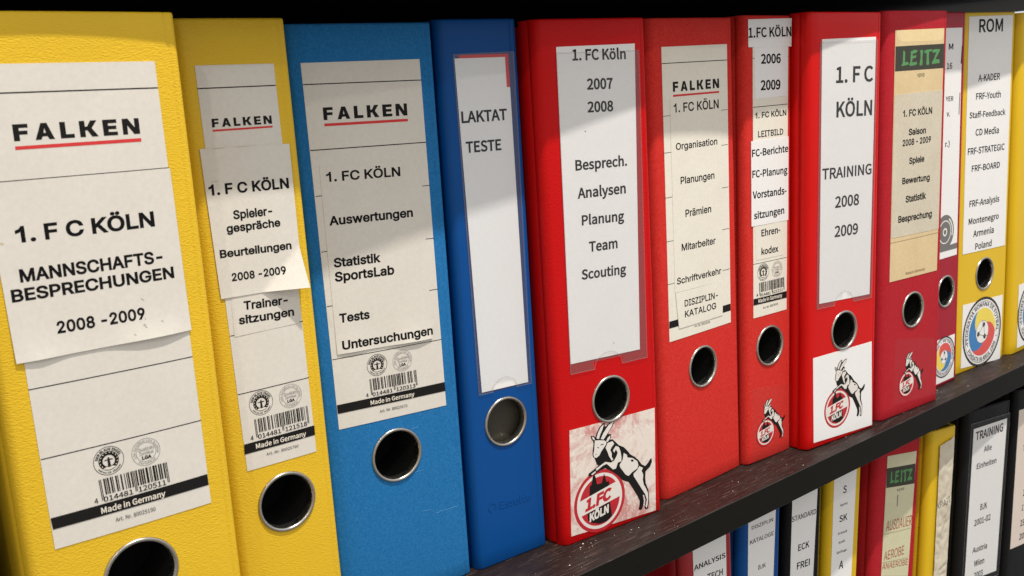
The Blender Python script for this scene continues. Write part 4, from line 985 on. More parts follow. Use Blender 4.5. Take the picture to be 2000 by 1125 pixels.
def offset(c, d):
    """move a closed outline outwards (for counter-clockwise outlines) by d"""
    n = len(c)
    out = []
    for i in range(n):
        a, b, e = c[i - 1], c[i], c[(i + 1) % n]
        n1 = (b[1] - a[1], a[0] - b[0])
        n2 = (e[1] - b[1], b[0] - e[0])
        l1 = math.hypot(*n1) or 1e-9
        l2 = math.hypot(*n2) or 1e-9
        n1 = (n1[0] / l1, n1[1] / l1)
        n2 = (n2[0] / l2, n2[1] / l2)
        k = 1 + n1[0] * n2[0] + n1[1] * n2[1]
        k = d / max(k, 0.45)
        out.append((b[0] + (n1[0] + n2[0]) * k, b[1] + (n1[1] + n2[1]) * k))
    return out


GCACHE = {}


def glyph(font, ch, wt):
    key = (font, ch, wt)
    if key in GCACHE:
        return GCACHE[key]
    src = GLYPHS[font].get(ch)
    if src is None:
        GCACHE[key] = (0.5, [])
        return GCACHE[key]
    adv, body = src.split('|')
    cs = [[tuple(int(q) / 250 for q in p.split(',')) for p in c.split()] for c in body.split(';')] if body else []
    tris = []
    if cs:
        clean = []
        for c in cs:
            k = [p for i, p in enumerate(c) if math.dist(p, c[i - 1]) > 1e-4]
            if len(k) > 2:
                clean.append(k)
        sign = 1 if area2(max(clean, key=lambda c: abs(area2(c)))) > 0 else -1
        clean = [c if sign > 0 else c[::-1] for c in clean]
        if wt:
            clean = [offset(c, wt) for c in clean]
        pts, edges = [], []
        for c in clean:
            o = len(pts)
            pts += [Vector(p) for p in c]
            edges += [(o + i, o + (i + 1) % len(c)) for i in range(len(c))]
        ov, oe, of, _, _, _ = delaunay_2d_cdt(pts, edges, [], 0, 1e-5)
        keep = []
        for f in of:
            cx = sum(ov[i][0] for i in f) / len(f)
            cy = sum(ov[i][1] for i in f) / len(f)
            if sum(winding((cx, cy), c) for c in clean) != 0:
                keep.append(tuple(f))
        tris.append(([(p[0], p[1]) for p in ov], keep))
    GCACHE[key] = (int(adv) / 250, tris)
    return GCACHE[key]


# heavy squarish capitals of the label maker's word mark, cap height 1
BLOCK = {
    'F': (.76, [[(0, 0), (.30, 0), (.30, .37), (.72, .37), (.72, .60), (.30, .60), (.30, .77), (.76, .77), (.76, 1), (0, 1)]]),
    'A': (1.0, [[(0, 0), (.30, 0), (.38, .19), (.64, .19), (.64, .40), (.45, .40), (.51, .70), (.35, 1)],
                [(1.0, 0), (.72, 0), (.63, .19), (.58, .40), (.51, .70), (.35, 1), (.66, 1)]]),
    'L': (.72, [[(0, 0), (.74, 0), (.74, .24), (.30, .24), (.30, 1), (0, 1)]]),
    'K': (.96, [[(0, 0), (.30, 0), (.30, 1), (0, 1)], [(.30, .40), (.42, .40), (.64, 0), (1.0, 0), (.66, .53), (.97, 1), (.62, 1), (.42, .64), (.30, .64)]]),
    'E': (.78, [[(0, 0), (.80, 0), (.80, .23), (.30, .23), (.30, .39), (.75, .39), (.75, .61), (.30, .61), (.30, .77), (.79, .77), (.79, 1), (0, 1)]]),
    'N': (.98, [[(0, 0), (.28, 0), (.28, .58), (.64, 0), (.98, 0), (.98, 1), (.70, 1), (.70, .42), (.34, 1), (0, 1)]]),
}


def layout(s, font, wt, shear=0.0, track=0.0):
    """outlines of a line of text with cap height 1: list of (points, triangles), then left and right extents"""
    x, res, lo, hi = 0.0, [], 1e9, -1e9
    for ch in s:
        adv, tris = glyph(font, ch, wt)
        for pts, tr in tris:
            pp = [(px + x + shear * py, py) for px, py in pts]
            lo = min(lo, min(p[0] for p in pp))
            hi = max(hi, max(p[0] for p in pp))
            res.append((pp, tr))
        x += adv + track
    return res, lo, hi


# ------------------------------------------------------------------ printing on a sheet
class Ink:
    """collects printed shapes in sheet coordinates (u right, v up, mm) and lays them on the paper"""

    def __init__(self, mb, place):
        self.mb, self.place, self.level = mb, place, 0

    def shape(self, pts, faces, mat, sub=0):
        lift = 0.05 + 0.004 * self.level + 0.0012 * sub
        pts = list(pts)
        todo = []
        for f in faces:
            todo += [(f[0], f[i], f[i + 1]) for i in range(1, len(f) - 1)]
        fs = []
        while todo:                              # split until the print follows the sheet
            f = todo.pop()
            a, b, c = (pts[i] for i in f)
            k = (b[0] - a[0]) * (c[1] - a[1]) - (c[0] - a[0]) * (b[1] - a[1])
            if abs(k) < 1e-9:
                continue
            if k < 0:
                f = (f[0], f[2], f[1])
            e = max(range(3), key=lambda i: math.dist(pts[f[i]], pts[f[(i + 1) % 3]]))
            p, q, r = f[e], f[(e + 1) % 3], f[(e + 2) % 3]
            if math.dist(pts[p], pts[q]) > 4.0:
                pts.append(((pts[p][0] + pts[q][0]) / 2, (pts[p][1] + pts[q][1]) / 2))
                m = len(pts) - 1
                todo += [(p, m, r), (m, q, r)]
            else:
                fs.append(f)
        self.mb.add([self.place(u, v, lift) for u, v in pts], fs, mat)

    def poly(self, pts, mat):
        tr = tessellate_polygon([[Vector((x, y, 0)) for x, y in pts]])
        self.shape(pts, [t for t in tr], mat)
        self.level += 1

    def line(self, a, b, t, mat):
        d = (b[0] - a[0], b[1] - a[1])
        k = t / 2 / math.hypot(*d)
        n = (-d[1] * k, d[0] * k)
        seg = 8
        pts, fs = [], []
        for i in range(seg + 1):
            q = (a[0] + d[0] * i / seg, a[1] + d[1] * i / seg)
            pts += [(q[0] - n[0], q[1] - n[1]), (q[0] + n[0], q[1] + n[1])]
        for i in range(seg):
            fs.append((2 * i, 2 * i + 2, 2 * i + 3, 2 * i + 1))
        self.shape(pts, fs, mat)
        self.level += 1

    def text(self, s, font, wt, u, v, ang, width, cap, mat, shear=0.0):
        if s == 'FALKEN':
            res, lo, hi, x = [], 0.0, 0.0, 0.0
            for ch in s:
                wd, parts = BLOCK[ch]
                for pts in parts:
                    res.append(([(x + px, py) for px, py in pts], [t for t in tessellate_polygon([[Vector((px, py, 0)) for px, py in pts]])]))
                hi = x + wd
                x += wd + .32
        else:
            res, lo, hi = layout(s, font, wt, shear)
        sx = width / max(hi - lo, 1e-6)
        ca, sa = math.cos(R(ang)), math.sin(R(ang))
        for i, (pp, tr) in enumerate(res):
            q = [((x - lo) * sx, y * cap) for x, y in pp]
            q = [(u + x * ca - y * sa, v + x * sa + y * ca) for x, y in q]
            self.shape(q, tr, mat, i % 3)
        self.level += 1

    def ring(self, cx, cy, r0, r1, mat, n=48, a0=0.0, a1=360.0):
        full = a1 - a0 >= 359.9
        k = n if full else n + 1
        pts, fs = [], []
        for i in range(k):
            a = R(a0 + (a1 - a0) * i / n)
            pts += [(cx + r0 * math.cos(a), cy + r0 * math.sin(a)), (cx + r1 * math.cos(a), cy + r1 * math.sin(a))]
        for i in range(n):
            j = (i + 1) % k
            fs.append((2 * i, 2 * i + 1, 2 * j + 1, 2 * j))
        self.shape(pts, fs, mat)
        self.level += 1

    def disc(self, cx, cy, r, mat, n=48):
        pts = [(cx + r * math.cos(R(360 * i / n)), cy + r * math.sin(R(360 * i / n))) for i in range(n)]
        self.shape(pts, [tuple(range(n))], mat)
        self.level += 1

    def arc_text(self, s, font, wt, cx, cy, r, a_mid, span, cap, mat, outward=True):
        res, lo, hi = layout(s, font, wt)
        for i, (pp, tr) in enumerate(res):
            q = []
            for x, y in pp:
                t = (x - lo) / (hi - lo) - 0.5
                if outward:
                    a, rr = R(a_mid - t * span), r + y * cap
                else:
                    a, rr = R(a_mid + t * span), r - y * cap
                q.append((cx + rr * math.cos(a), cy + rr * math.sin(a)))
            self.shape(q, tr, mat, i % 3)
        self.level += 1

    # ---- marks
    def eco_angel(self, cx, cy, r):
        self.ring(cx, cy, r * .965, r, 'print_black')
        self.ring(cx, cy, r * .40, r * .66, 'print_black')
        for k in range(14):                       # laurel leaves cut out of the dark band
            a = R(-60 + 300 * k / 13)
            c = (cx + r * .57 * math.cos(a), cy + r * .57 * math.sin(a))
            e = (math.cos(a + .9), math.sin(a + .9))
            n = (-e[1], e[0])
            L_, W_ = r * .075, r * .028
            self.shape([(c[0] - e[0] * L_, c[1] - e[1] * L_), (c[0] + n[0] * W_, c[1] + n[1] * W_), (c[0] + e[0] * L_, c[1] + e[1] * L_), (c[0] - n[0] * W_, c[1] - n[1] * W_)], [(3, 2, 1, 0)], 'print_white')
        self.level += 1
        self.disc(cx, cy + r * .19, r * .06, 'print_black', 16)
        self.poly([(cx + x * r, cy + y * r) for x, y in ((-.28, .10), (-.06, .13), (.06, .13), (.28, .10), (.28, .04), (.07, .05), (.10, -.38), (-.10, -.38), (-.07, .05), (-.28, .04))], 'print_black')
        self.poly([(cx + x * r, cy + y * r) for x, y in ((-.44, -.50), (-.2, -.40), (0, -.46), (.2, -.40), (.44, -.50), (.2, -.58), (0, -.62), (-.2, -.58))], 'print_white')
        self.arc_text('DER BLAUE ENGEL', 'C', .05, cx, cy, r * .72, 90, 150, r * .17, 'print_black')
        self.arc_text('weil aus 100% Altpapier', 'C', .03, cx, cy, r * .88, 270, 120, r * .12, 'print_black', False)

    def quality_seal(self, cx, cy, r):
        self.ring(cx, cy, r * .975, r, 'print_grey')
        self.ring(cx, cy, r * .68, r * .705, 'print_grey')
        self.arc_text('LGA Zertifikat LGA Qualität', 'C', 0, cx, cy, r * .76, 90, 220, r * .14, 'print_grey')
        self.arc_text('Zertifikat', 'C', 0, cx, cy, r * .90, 270, 90, r * .14, 'print_grey', False)
        self.text('Qualitäts', 'C', 0, cx - r * .55, cy + r * .12, 0, r * 1.15, r * .24, 'print_grey')
        self.text('Zertifikat', 'C', 0, cx - r * .48, cy - r * .18, 0, r * 1.0, r * .22, 'print_grey')
        self.text('LGA', 'C', .07, cx - r * .33, cy - r * .50, 0, r * .66, r * .22, 'print_black')

    def barcode(self, code, tl, tr, bl):
        Lc = ['0001101', '0011001', '0010011', '0111101', '0100011', '0110001', '0101111', '0111011', '0110111', '0001011']
        par = ['LLLLLL', 'LLGLGG', 'LLGGLG', 'LLGGGL', 'LGLLGG', 'LGGLLG', 'LGGGLL', 'LGLGLG', 'LGLGGL', 'LGGLGL'][int(code[0])]
        inv = lambda s: ''.join('10'[int(c)] for c in s)
        bits = '101'
        for c, p in zip(code[1:7], par):
            bits += Lc[int(c)] if p == 'L' else inv(Lc[int(c)])[::-1]
        bits += '01010'
        for c in code[7:]:
            bits += inv(Lc[int(c)])
        bits += '101'
        guard = set(range(3)) | set(range(45, 50)) | set(range(92, 95))
        ex = ((tr[0] - tl[0]) / 95, (tr[1] - tl[1]) / 95)
        ey = (bl[0] - tl[0], bl[1] - tl[1])
        i = 0
        while i < 95:
            if bits[i] == '1':
                j = i
                while j < 95 and bits[j] == '1':
                    j += 1
                d = 1.0 if i in guard else 0.76
                a = (tl[0] + ex[0] * i, tl[1] + ex[1] * i)
                b = (tl[0] + ex[0] * j, tl[1] + ex[1] * j)
                self.shape([(a[0] + ey[0] * d, a[1] + ey[1] * d), (b[0] + ey[0] * d, b[1] + ey[1] * d), b, a], [(0, 1, 2, 3)], 'print_black')
                i = j
            else:
                i += 1
        self.level += 1

    def club_crest(self, cx, cy, r):
        tr_ = lambda pts: [(cx + x * r, cy + y * r) for x, y in pts]
        self.disc(cx, cy, r, 'crest_red')
        self.disc(cx, cy, r * .89, 'crest_white')
        self.disc(cx, cy, r * .79, 'crest_red')
        self.poly(tr_(CHURCH), 'print_black')
        self.poly(tr_(CRYPT), 'print_black')
        (ax, ay), (bx, by), (ex, ey), (fx, fy) = BAND
        def clip(p, q):                          # chord of the white ring along one edge of the band
            dx, dy = q[0] - p[0], q[1] - p[1]
            A, B_, C_ = dx * dx + dy * dy, 2 * (p[0] * dx + p[1] * dy), p[0] ** 2 + p[1] ** 2 - .87 ** 2
            s = math.sqrt(max(B_ * B_ - 4 * A * C_, 0))
            return [(p[0] + dx * t, p[1] + dy * t) for t in ((-B_ - s) / 2 / A, (-B_ + s) / 2 / A)]
        u0, u1 = clip((ax, ay), (bx, by))
        l0, l1 = clip((fx, fy), (ex, ey))
        self.poly(tr_([l0, l1, (.87, .0) if l1[0] < .87 else l1, u1, u0]), 'crest_white')
        u, v, an, w, c = CREST_TOP
        self.text('1.FC', 'C', .095, cx + u * r, cy + v * r, an, w * r, c * r * 1.08, 'crest_red', .3)
        u, v, an, w, c = CREST_LOW
        self.text('KÖLN', 'C', .08, cx + u * r, cy + v * r, an, w * r, c * r, 'crest_white', .22)
        for p in GOAT_BLACK:
            self.poly(tr_(p), 'print_black')
        for p in GOAT_WHITE:
            self.poly(tr_(p), 'crest_white')
        for p in GOAT_MARKS:
            self.poly(tr_(p), 'print_black')

    def football_badge(self, cx, cy, r, rot):
        self.ring(cx, cy, r * .93, r, 'print_black', 64)
        for k in range(60):                      # rope pattern on the rim
            a = R(k * 6)
            self.shape([(cx + r * q * math.cos(a + s), cy + r * q * math.sin(a + s)) for q, s in ((.945, -.02), (.985, .0), (.985, .03), (.945, .01))], [(0, 1, 2, 3)], 'print_grey')
        self.level += 1
        self.ring(cx, cy, r * .875, r * .89, 'print_grey', 64)
        self.arc_text('FEDERATIA ROMANA DE FOTBAL', 'C', .03, cx, cy, r * .735, 93 + rot, 205, r * .125, 'print_black')
        self.arc_text('FONDATA IN ANUL 1909', 'C', .03, cx, cy, r * .86, 270 + rot, 118, r * .125, 'print_black', False)
        for a in (199, 341):
            self.disc(cx + r * .79 * math.cos(R(a + rot)), cy + r * .79 * math.sin(R(a + rot)), r * .025, 'print_black', 10)
        ro, ri = r * .685, r * .33
        for a0, a1, mat in ((112, 222, 'badge_blue'), (-8, 112, 'badge_yellow'), (222, 352, 'badge_red')):
            pts, fs = [], []
            n, mrad = 20, 8
            for j in range(mrad + 1):
                t = j / mrad
                tw = 60 * (1 - t)               # the three fields swirl towards the ball
                for i in range(n + 1):
                    a = R(a0 + (a1 - a0) * i / n + tw + rot)
                    q = ri * .9 + (ro - ri * .9) * t
                    pts.append((cx + q * math.cos(a), cy + q * math.sin(a)))
            for j in range(mrad):
                for i in range(n):
                    a = j * (n + 1) + i
                    fs.append((a, a + n + 1, a + n + 2, a + 1))
            self.shape(pts, fs, mat)
        self.level += 1
        self.disc(cx, cy, ri, 'badge_white')
        self.ring(cx, cy, ri * .96, ri, 'print_grey')
        cen = []
        for a in (70, 190, 310):
            c = (cx + ri * .62 * math.cos(R(a + rot)), cy + ri * .62 * math.sin(R(a + rot)))
            cen.append(c)
            self.poly([(c[0] + ri * .24 * math.cos(R(a + rot + 72 * k)), c[1] + ri * .24 * math.sin(R(a + rot + 72 * k))) for k in range(5)], 'print_black')
        for i in range(3):
            self.line(cen[i], cen[i - 1], r * .018, 'print_grey')
            a = R(70 + 120 * i + rot)
            self.line(cen[i], (cx + ri * .97 * math.cos(a + .35), cy + ri * .97 * math.sin(a + .35)), r * .018, 'print_grey')

    def grey_seal(self, cx, cy, r):
        self.disc(cx, cy, r, 'print_grey')
        self.ring(cx, cy, r * .62, r * .68, 'badge_white')
        self.ring(cx, cy, r * .15, r * .24, 'badge_white')
        self.ring(cx, cy, r * .78, r * .88, 'badge_white', 20, -20, 60)

    def draw(self, it):
        k = it[0]
        if k == 'T':
            _, s, font, wt, u, v, a, w, c, mat, sh = it
            self.text(s, font, wt, u, v, a, w, c, mat, sh)
        elif k == 'L':
            self.line(it[1:3], it[3:5], it[5], it[6])
        elif k == 'P':
            self.poly([tuple(p) for p in it[1]], it[2])
        elif k == 'BE':
            self.eco_angel(*it[1:])
        elif k == 'LG':
            self.quality_seal(*it[1:])
        elif k == 'EAN':
            self.barcode(it[1], it[2:4], it[4:6], it[6:8])
        elif k == 'GOAT':
            self.club_crest(*it[1:])
        elif k == 'FRF':
            self.football_badge(*it[1:])
        elif k == 'SEAL':
            self.grey_seal(*it[1:])


# ------------------------------------------------------------------ one binder
def smooth01(t):
    t = max(0.0, min(1.0, t))
    return t * t * (3 - 2 * t)


def make_sheet(d, P, parent, seed):
    rnd = random.Random(seed)
    poly = d['poly']
    lift = d['lift']
    u0, u1 = min(p[0] for p in poly), max(p[0] for p in poly)
    v0, v1 = min(p[1] for p in poly), max(p[1] for p in poly)
    film = d['mat'].startswith('film')
    curl = d.get('curl')
    ph = [rnd.uniform(0, 6.3) for _ in range(6)]

    def extra(u, v):
        s, t = (u - u0) / (u1 - u0), (v - v0) / (v1 - v0)
        e = 0.0
        if not film:                                           # paper never lies dead flat
            e += 0.025 * (math.sin(u * .21 + ph[0]) * math.sin(v * .13 + ph[1]) + 1)
        if curl == 'bottom':
            wave = 0.25 + 0.75 * smooth01((s - .45) / .3) * smooth01((1.05 - s) / .25) + 0.45 * math.exp(-((s - .14) / .1) ** 2)
            e += 1.5 * wave * math.exp(-(v - v0) / 7.0)
        elif curl == 'corner':
            k = (u - (u1 - 11.5)) / 11.5 + ((v0 + 10.5) - v) / 10.5
            k = max(0.0, k)
            e += 4.2 * k * k / (0.22 + k) + 0.15 * math.exp(-(v - v0) / 3.0)
        if d.get('crumple'):
            w_ = smooth01(min(s, 1 - s) / .3)
            f1 = mnoise.noise(Vector((u * .085, v * .055, 3.1)))
            f2 = abs(mnoise.noise(Vector((u * .11 + v * .05, v * .09 - u * .06, 8.7))))
            f3 = abs(mnoise.noise(Vector((u * .2, v * .17, 1.3))))
            e += .8 + (.2 + .8 * w_) * (.9 * f1 + 2.0 * f2 + .5 * f3)
        return e

    mb = MB()
    if d.get('ngon'):
        n = len(poly)
        tr = tessellate_polygon([[Vector((x, y, 0)) for x, y in poly]])
        ccw = []
        for f in tr:
            a, b, c = (poly[i] for i in f)
            ccw.append(f if (b[0] - a[0]) * (c[1] - a[1]) - (c[0] - a[0]) * (b[1] - a[1]) > 0 else (f[0], f[2], f[1]))
        mb.add([P(u, v, lift + .03) for u, v in poly], ccw, d['mat'])
    else:
        tl, tr, br, bl = poly
        step = 1.2 if d.get('crumple') else 3
        nu = max(4, int((u1 - u0) / step))
        nv = max(4, int((v1 - v0) / step))
        if film:
            nu, nv = 24, 40
        if curl == 'corner':
            nu, nv = 40, 48
        pts = []
        for j in range(nv + 1):
            t = j / nv
            for i in range(nu + 1):
                s = i / nu
                u = (bl[0] * (1 - s) + br[0] * s) * (1 - t) + (tl[0] * (1 - s) + tr[0] * s) * t
                v = (bl[1] * (1 - s) + br[1] * s) * (1 - t) + (tl[1] * (1 - s) + tr[1] * s) * t
                if d.get('notch') and j == 0:                  # half-round thumb cut at the lower edge of the pocket
                    c = abs(s - .48) * (u1 - u0)
                    rad = min(11.0, (u1 - u0) * .22)
                    if c < rad:
                        v += math.sqrt(rad * rad - c * c) * .85
                pts.append((u, v))
        vs = [P(u, v, lift + extra(u, v)) for u, v in pts]
        fs = []
        for j in range(nv):
            for i in range(nu):
                a = j * (nu + 1) + i
                if d.get('notch') and min(pts[a + nu + 1][1], pts[a + nu + 2][1]) <= max(pts[a][1], pts[a + 1][1]) and j == 0:
                    continue
                if d.get('notch') and j > 0:
                    # rows swallowed by the thumb cut
                    mid = (pts[a][0] + pts[a + 1][0]) / 2
                    c = abs((mid - u0) / (u1 - u0) - .48) * (u1 - u0)
                    rad = min(11.0, (u1 - u0) * .22)
                    if c < rad and pts[a + nu + 1][1] < v0 + 1.0 + math.sqrt(rad * rad - c * c) * .85:
                        continue
                fs.append((a, a + 1, a + nu + 2, a + nu + 1))
        mb.add(vs, fs, d['mat'], True)
        # the cut edge of the paper
        if not film:
            edge = [i for i in range(nu + 1)] + [j * (nu + 1) + nu for j in range(1, nv + 1)] + [nv * (nu + 1) + i for i in range(nu - 1, -1, -1)] + [j * (nu + 1) for j in range(nv - 1, 0, -1)]
            top = [vs[i] for i in edge]
            low = [P(pts[i][0], pts[i][1], lift + extra(*pts[i]) - .16) for i in edge]
            n = len(edge)
            mb.add(top + low, [(i, n + i, n + (i + 1) % n, (i + 1) % n) for i in range(n)], d['mat'])
        else:
            # welded rim of the film
            rim = 0.65
            if d['part'] == 'label_pocket':
                segs = [(bl, tl), (tl, tr), (br, tr)]
                cut = .48
                rad = min(11.0, (u1 - u0) * .22) / (u1 - u0)
                q = lambda s: (bl[0] + (br[0] - bl[0]) * s, bl[1] + (br[1] - bl[1]) * s)
                segs += [(bl, q(cut - rad)), (q(cut + rad), br)] if d.get('notch') else [(bl, br)]
                for a, b in segs:
                    ln = math.dist(a, b)
                    n_ = (-(b[1] - a[1]) / ln * rim / 2, (b[0] - a[0]) / ln * rim / 2)
                    k = 12
                    vv, ff = [], []
                    for i in range(k + 1):
                        t = i / k
                        c = (a[0] + (b[0] - a[0]) * t, a[1] + (b[1] - a[1]) * t)
                        vv += [P(c[0] - n_[0], c[1] - n_[1], lift), P(c[0], c[1], lift + .28), P(c[0] + n_[0], c[1] + n_[1], lift)]
                    for i in range(k):
                        o = 3 * i
                        ff += [(o, o + 3, o + 4, o + 1), (o + 1, o + 4, o + 5, o + 2)]
                    mb.add(vv, ff, 'film_rim', True)
                if d.get('notch'):
                    vv, ff = [], []
                    rr = rad * (u1 - u0)
                    c = q(cut)
                    for i in range(25):
                        a = math.pi * i / 24
                        for dr, dl in ((-.35, .02), (0, .22), (.35, .02)):
                            vv.append(P(c[0] + (rr + dr) * math.cos(a), c[1] + (rr * .85 + dr) * math.sin(a), lift + dl))
                    for i in range(24):
                        o = 3 * i
                        ff += [(o, o + 3, o + 4, o + 1), (o + 1, o + 4, o + 5, o + 2)]
                    mb.add(vv, ff, 'film_rim', True)
    place = lambda u, v, l: P(u, v, lift + extra(u, v) + l)
    ink = Ink(mb, place)
    for it in d['ink']:
        ink.draw(it)
    o = mb.build(d['part'], parent)
    if curl == 'corner':
        o['label'] = 'paper strip with its lower right corner bent up'
    elif d.get('crumple'):
        o['label'] = 'crumpled paper strip with pencil writing'
    return o


def make_binder(b, index, group):
    root = bpy.data.objects.new('ring_binder', None)
    COL.objects.link(root)
    root.empty_display_size = 0.03
    x, y, z = b['at']
    root.location = (x * MM, y * MM, z * MM)
    root.rotation_euler = (0, R(b['lean']), R(b['yaw']))
    root['label'] = b['label']
    root['category'] = 'binder'
    root['group'] = group
    w, h, l, bow, mat = b['w'], b['h'], b['left'], b['bow'], b['mat']
    hu, hv, hr = b['hole']
    hr = min(hr, hu - 4.5, w - hu - 7.5)
    hole = hr - 1.5

    def dep(u):
        s = max(-1.05, min(1.05, 2 * u / w - 1))
        return bow * s * s

    def P(u, v, lft):
        return (u * MM, (dep(u) - lft) * MM, v * MM)

    # ---- spine board: side profile | face with the finger hole | side profile
    left = [(-l, 16), (-l, 10), (-l + 1.1, 8.6), (-l + .2, 7.0), (-l * .98, 5), (-l * .72, 2.2), (-l * .34, .55)]
    right = [(w - 4.6, .02), (w - 4.2, .32), (w - 3.6, .42), (w - 3.0, .12), (w - 1.6, .16), (w - .5, .5), (w + .05, 1.3), (w + .25, 2.6), (w + .3, 6.4), (w - .7, 7.8), (w + .3, 9.2), (w + .3, 16)]
    S_ = hole + 2.0
    q8 = [hu - S_ + 2 * S_ * i / 8 for i in range(9)]
    k1 = max(2, int((q8[0]) / 6))
    k2 = max(2, int((w - 5.2 - q8[-1]) / 6))
    ucols = [q8[0] * i / k1 for i in range(k1)] + q8 + [q8[-1] + (w - 5.2 - q8[-1]) * i / k2 for i in range(1, k2 + 1)]
    cols = [(u, None, yb) for u, yb in left] + [(u, u, 0) for u in ucols] + [(u, None, yb) for u, yb in right]
    r8 = [hv - S_ + 2 * S_ * i / 8 for i in range(9)]
    rows = [(0, 1.1), (.35, .35), (1.2, 0)] + [(1.2 + (r8[0] - 1.2) * i / 8, 0) for i in range(1, 8)] + [(v, 0) for v in r8]
    rows += [(r8[-1] + (h - 1.2 - r8[-1]) * i / 26, 0) for i in range(1, 26)] + [(h - 1.2, 0), (h - .35, .35), (h, 1.1)]
    mb = MB()
    vs = []
    for v, yr in rows:
        for u, uf, yb in cols:
            dd = dep(u) if uf is not None else dep(max(0, min(w, u))) + yb
            corner = 0.0
            vs.append((u * MM, (dd + yr + corner) * MM, v * MM))
    nc = len(cols)
    c0 = len(left) + k1
    rr0 = 3 + 7
    fs = []
    for j in range(len(rows) - 1):
        for i in range(nc - 1):
            if rr0 <= j < rr0 + 8 and c0 <= i < c0 + 8:
                continue
            a = j * nc + i
            fs.append((a, a + 1, a + nc + 1, a + nc))
    # bridge from the square cut-out to the round hole
    per = [(c0 + i, rr0) for i in range(8)] + [(c0 + 8, rr0 + j) for j in range(8)] + [(c0 + 8 - i, rr0 + 8) for i in range(8)] + [(c0, rr0 + 8 - j) for j in range(8)]
    base = len(vs)
    for i, (ci, rj) in enumerate(per):
        a = math.atan2(rows[rj][0] - hv, cols[ci][0] - hu)
        u, v = hu + hole * math.cos(a), hv + hole * math.sin(a)
        vs.append((u * MM, dep(u) * MM, v * MM))
    n = len(per)
    for i in range(n):
        j = (i + 1) % n
        a, c = per[i][1] * nc + per[i][0], per[j][1] * nc + per[j][0]
        fs.append((a, c, base + j, base + i))
    mb.add(vs, fs, mat, True)
    hole_shade_tube = [(hu + (hole + 1.6) * math.cos(2 * math.pi * i / 24), hv + (hole + 1.6) * math.sin(2 * math.pi * i / 24)) for i in range(24)]  # added black tube behind the hole, its colour stands in for shade
    mb.add([(u * MM, yy * MM, v * MM) for yy in (2.6, 34) for u, v in hole_shade_tube], [(i, (i + 1) % 24, 24 + (i + 1) % 24, 24 + i) for i in range(24)] + [tuple(range(24, 48))], 'inner_board_hole_shade')
    for path in b.get('scratch', []):                      # creases where the card surface has cracked
        for (ua, va), (ub, vb) in zip(path, path[1:]):
            ln = math.hypot(ub - ua, vb - va)
            nx, nz = -(vb - va) / ln * .12, (ub - ua) / ln * .12
            mb.add([P(ua - nx, va - nz, .01), P(ub - nx, vb - nz, .01), P(ub, vb, .14), P(ua, va, .14), P(ua + nx, va + nz, .01), P(ub + nx, vb + nz, .01)], [(0, 1, 2, 3), (3, 2, 5, 4)], 'blue_worn')
    for row, dz in ((len(rows) - 1, -.25), (0, .25)):      # board thickness at head and foot
        lip, lf_ = [], []
        for i in range(nc):
            p = vs[row * nc + i]
            x_in = min(max(p[0], (-l + 2.2) * MM), (w - 2.0) * MM)
            lip += [p, (x_in, max(p[1], 0) + 2.0 * MM, p[2] + dz * MM)]
        for i in range(nc - 1):
            q = (2 * i, 2 * i + 2, 2 * i + 3, 2 * i + 1)
            lf_.append(q if dz < 0 else q[::-1])
        mb.add(lip, lf_, mat)
    spine = mb.build('spine', root)
    es = spine.modifiers.new('edges', 'EDGE_SPLIT')
    es.split_angle = R(50)

    # ---- covers running to the back
    for side in (0, 1):
        mb = MB()
        xa, xb = (-l + .15, -l + 2.4) if side == 0 else (w - 2.3, w + .15)
        ring = [(16.2, 1.0), (18, .2), (286, .2), (288, 2), (288, h - 5), (286, h - 3), (18, h - 3), (16.2, h - 4)]
        vv = [(xx * MM, yy * MM, zz * MM) for xx in (xa, xb) for yy, zz in ring]
        k = len(ring)
        ff = [(i, (i + 1) % k, k + (i + 1) % k, k + i) for i in range(k)] + [tuple(reversed(range(k))), tuple(range(k, 2 * k))]
        mb.add(vv, ff[:k], mat)
        mb.add(vv, [ff[k]], mat if side == 0 else 'inner_board_hole_shade')
        mb.add(vv, [ff[k + 1]], 'inner_board_hole_shade' if side == 0 else mat)
        mb.build('cover', root)

    # ---- nickel finger ring
    mb = MB()
    prof = [(hr, -.05), (hr - .05, .45), (hr - .4, .9), (hr - 1.0, 1.05), (hr - 1.6, .75), (hr - 1.95, .1), (hr - 2.1, -1.2), (hr - 2.0, -3.6), (hr - 1.7, -3.8)]
    vv, ff = [], []
    m_ = 56
    for i in range(m_):
        a = 2 * math.pi * i / m_
        for r_, lf in prof:
            vv.append(P(hu + r_ * math.cos(a), hv + r_ * math.sin(a), lf + dep(hu) * 0))
    k = len(prof)
    for i in range(m_):
        j = (i + 1) % m_
        for t in range(k - 1):
            ff.append((i * k + t, i * k + t + 1, j * k + t + 1, j * k + t))
    mb.add(vv, ff, 'nickel', True)
    mb.build('finger_ring', root)

    # ---- what shows through the finger hole
    if index == 4:
        mb = MB()
        box(mb, (6, 7, 60), (w - 6, 8, 120), 'plate')
        mb.build('mechanism_plate', root)
    if index in (1,):
        mb = MB()
        vv, ff = [], []
        for i in range(32):
            a = 2 * math.pi * i / 32
            for t in range(8):
                p = 2 * math.pi * t / 8
                rr_ = 7.0 + .9 * math.cos(p)
                vv.append(P(hu - 7.5 + rr_ * math.cos(a), hv - 11 + rr_ * math.sin(a), -5 + .9 * math.sin(p)))
        for i in range(32):
            for t in range(8):
                ff.append((i * 8 + t, ((i + 1) % 32) * 8 + t, ((i + 1) % 32) * 8 + (t + 1) % 8, i * 8 + (t + 1) % 8))
        mb.add(vv, ff, 'nickel', True)
        mb.build('mechanism_ring', root)

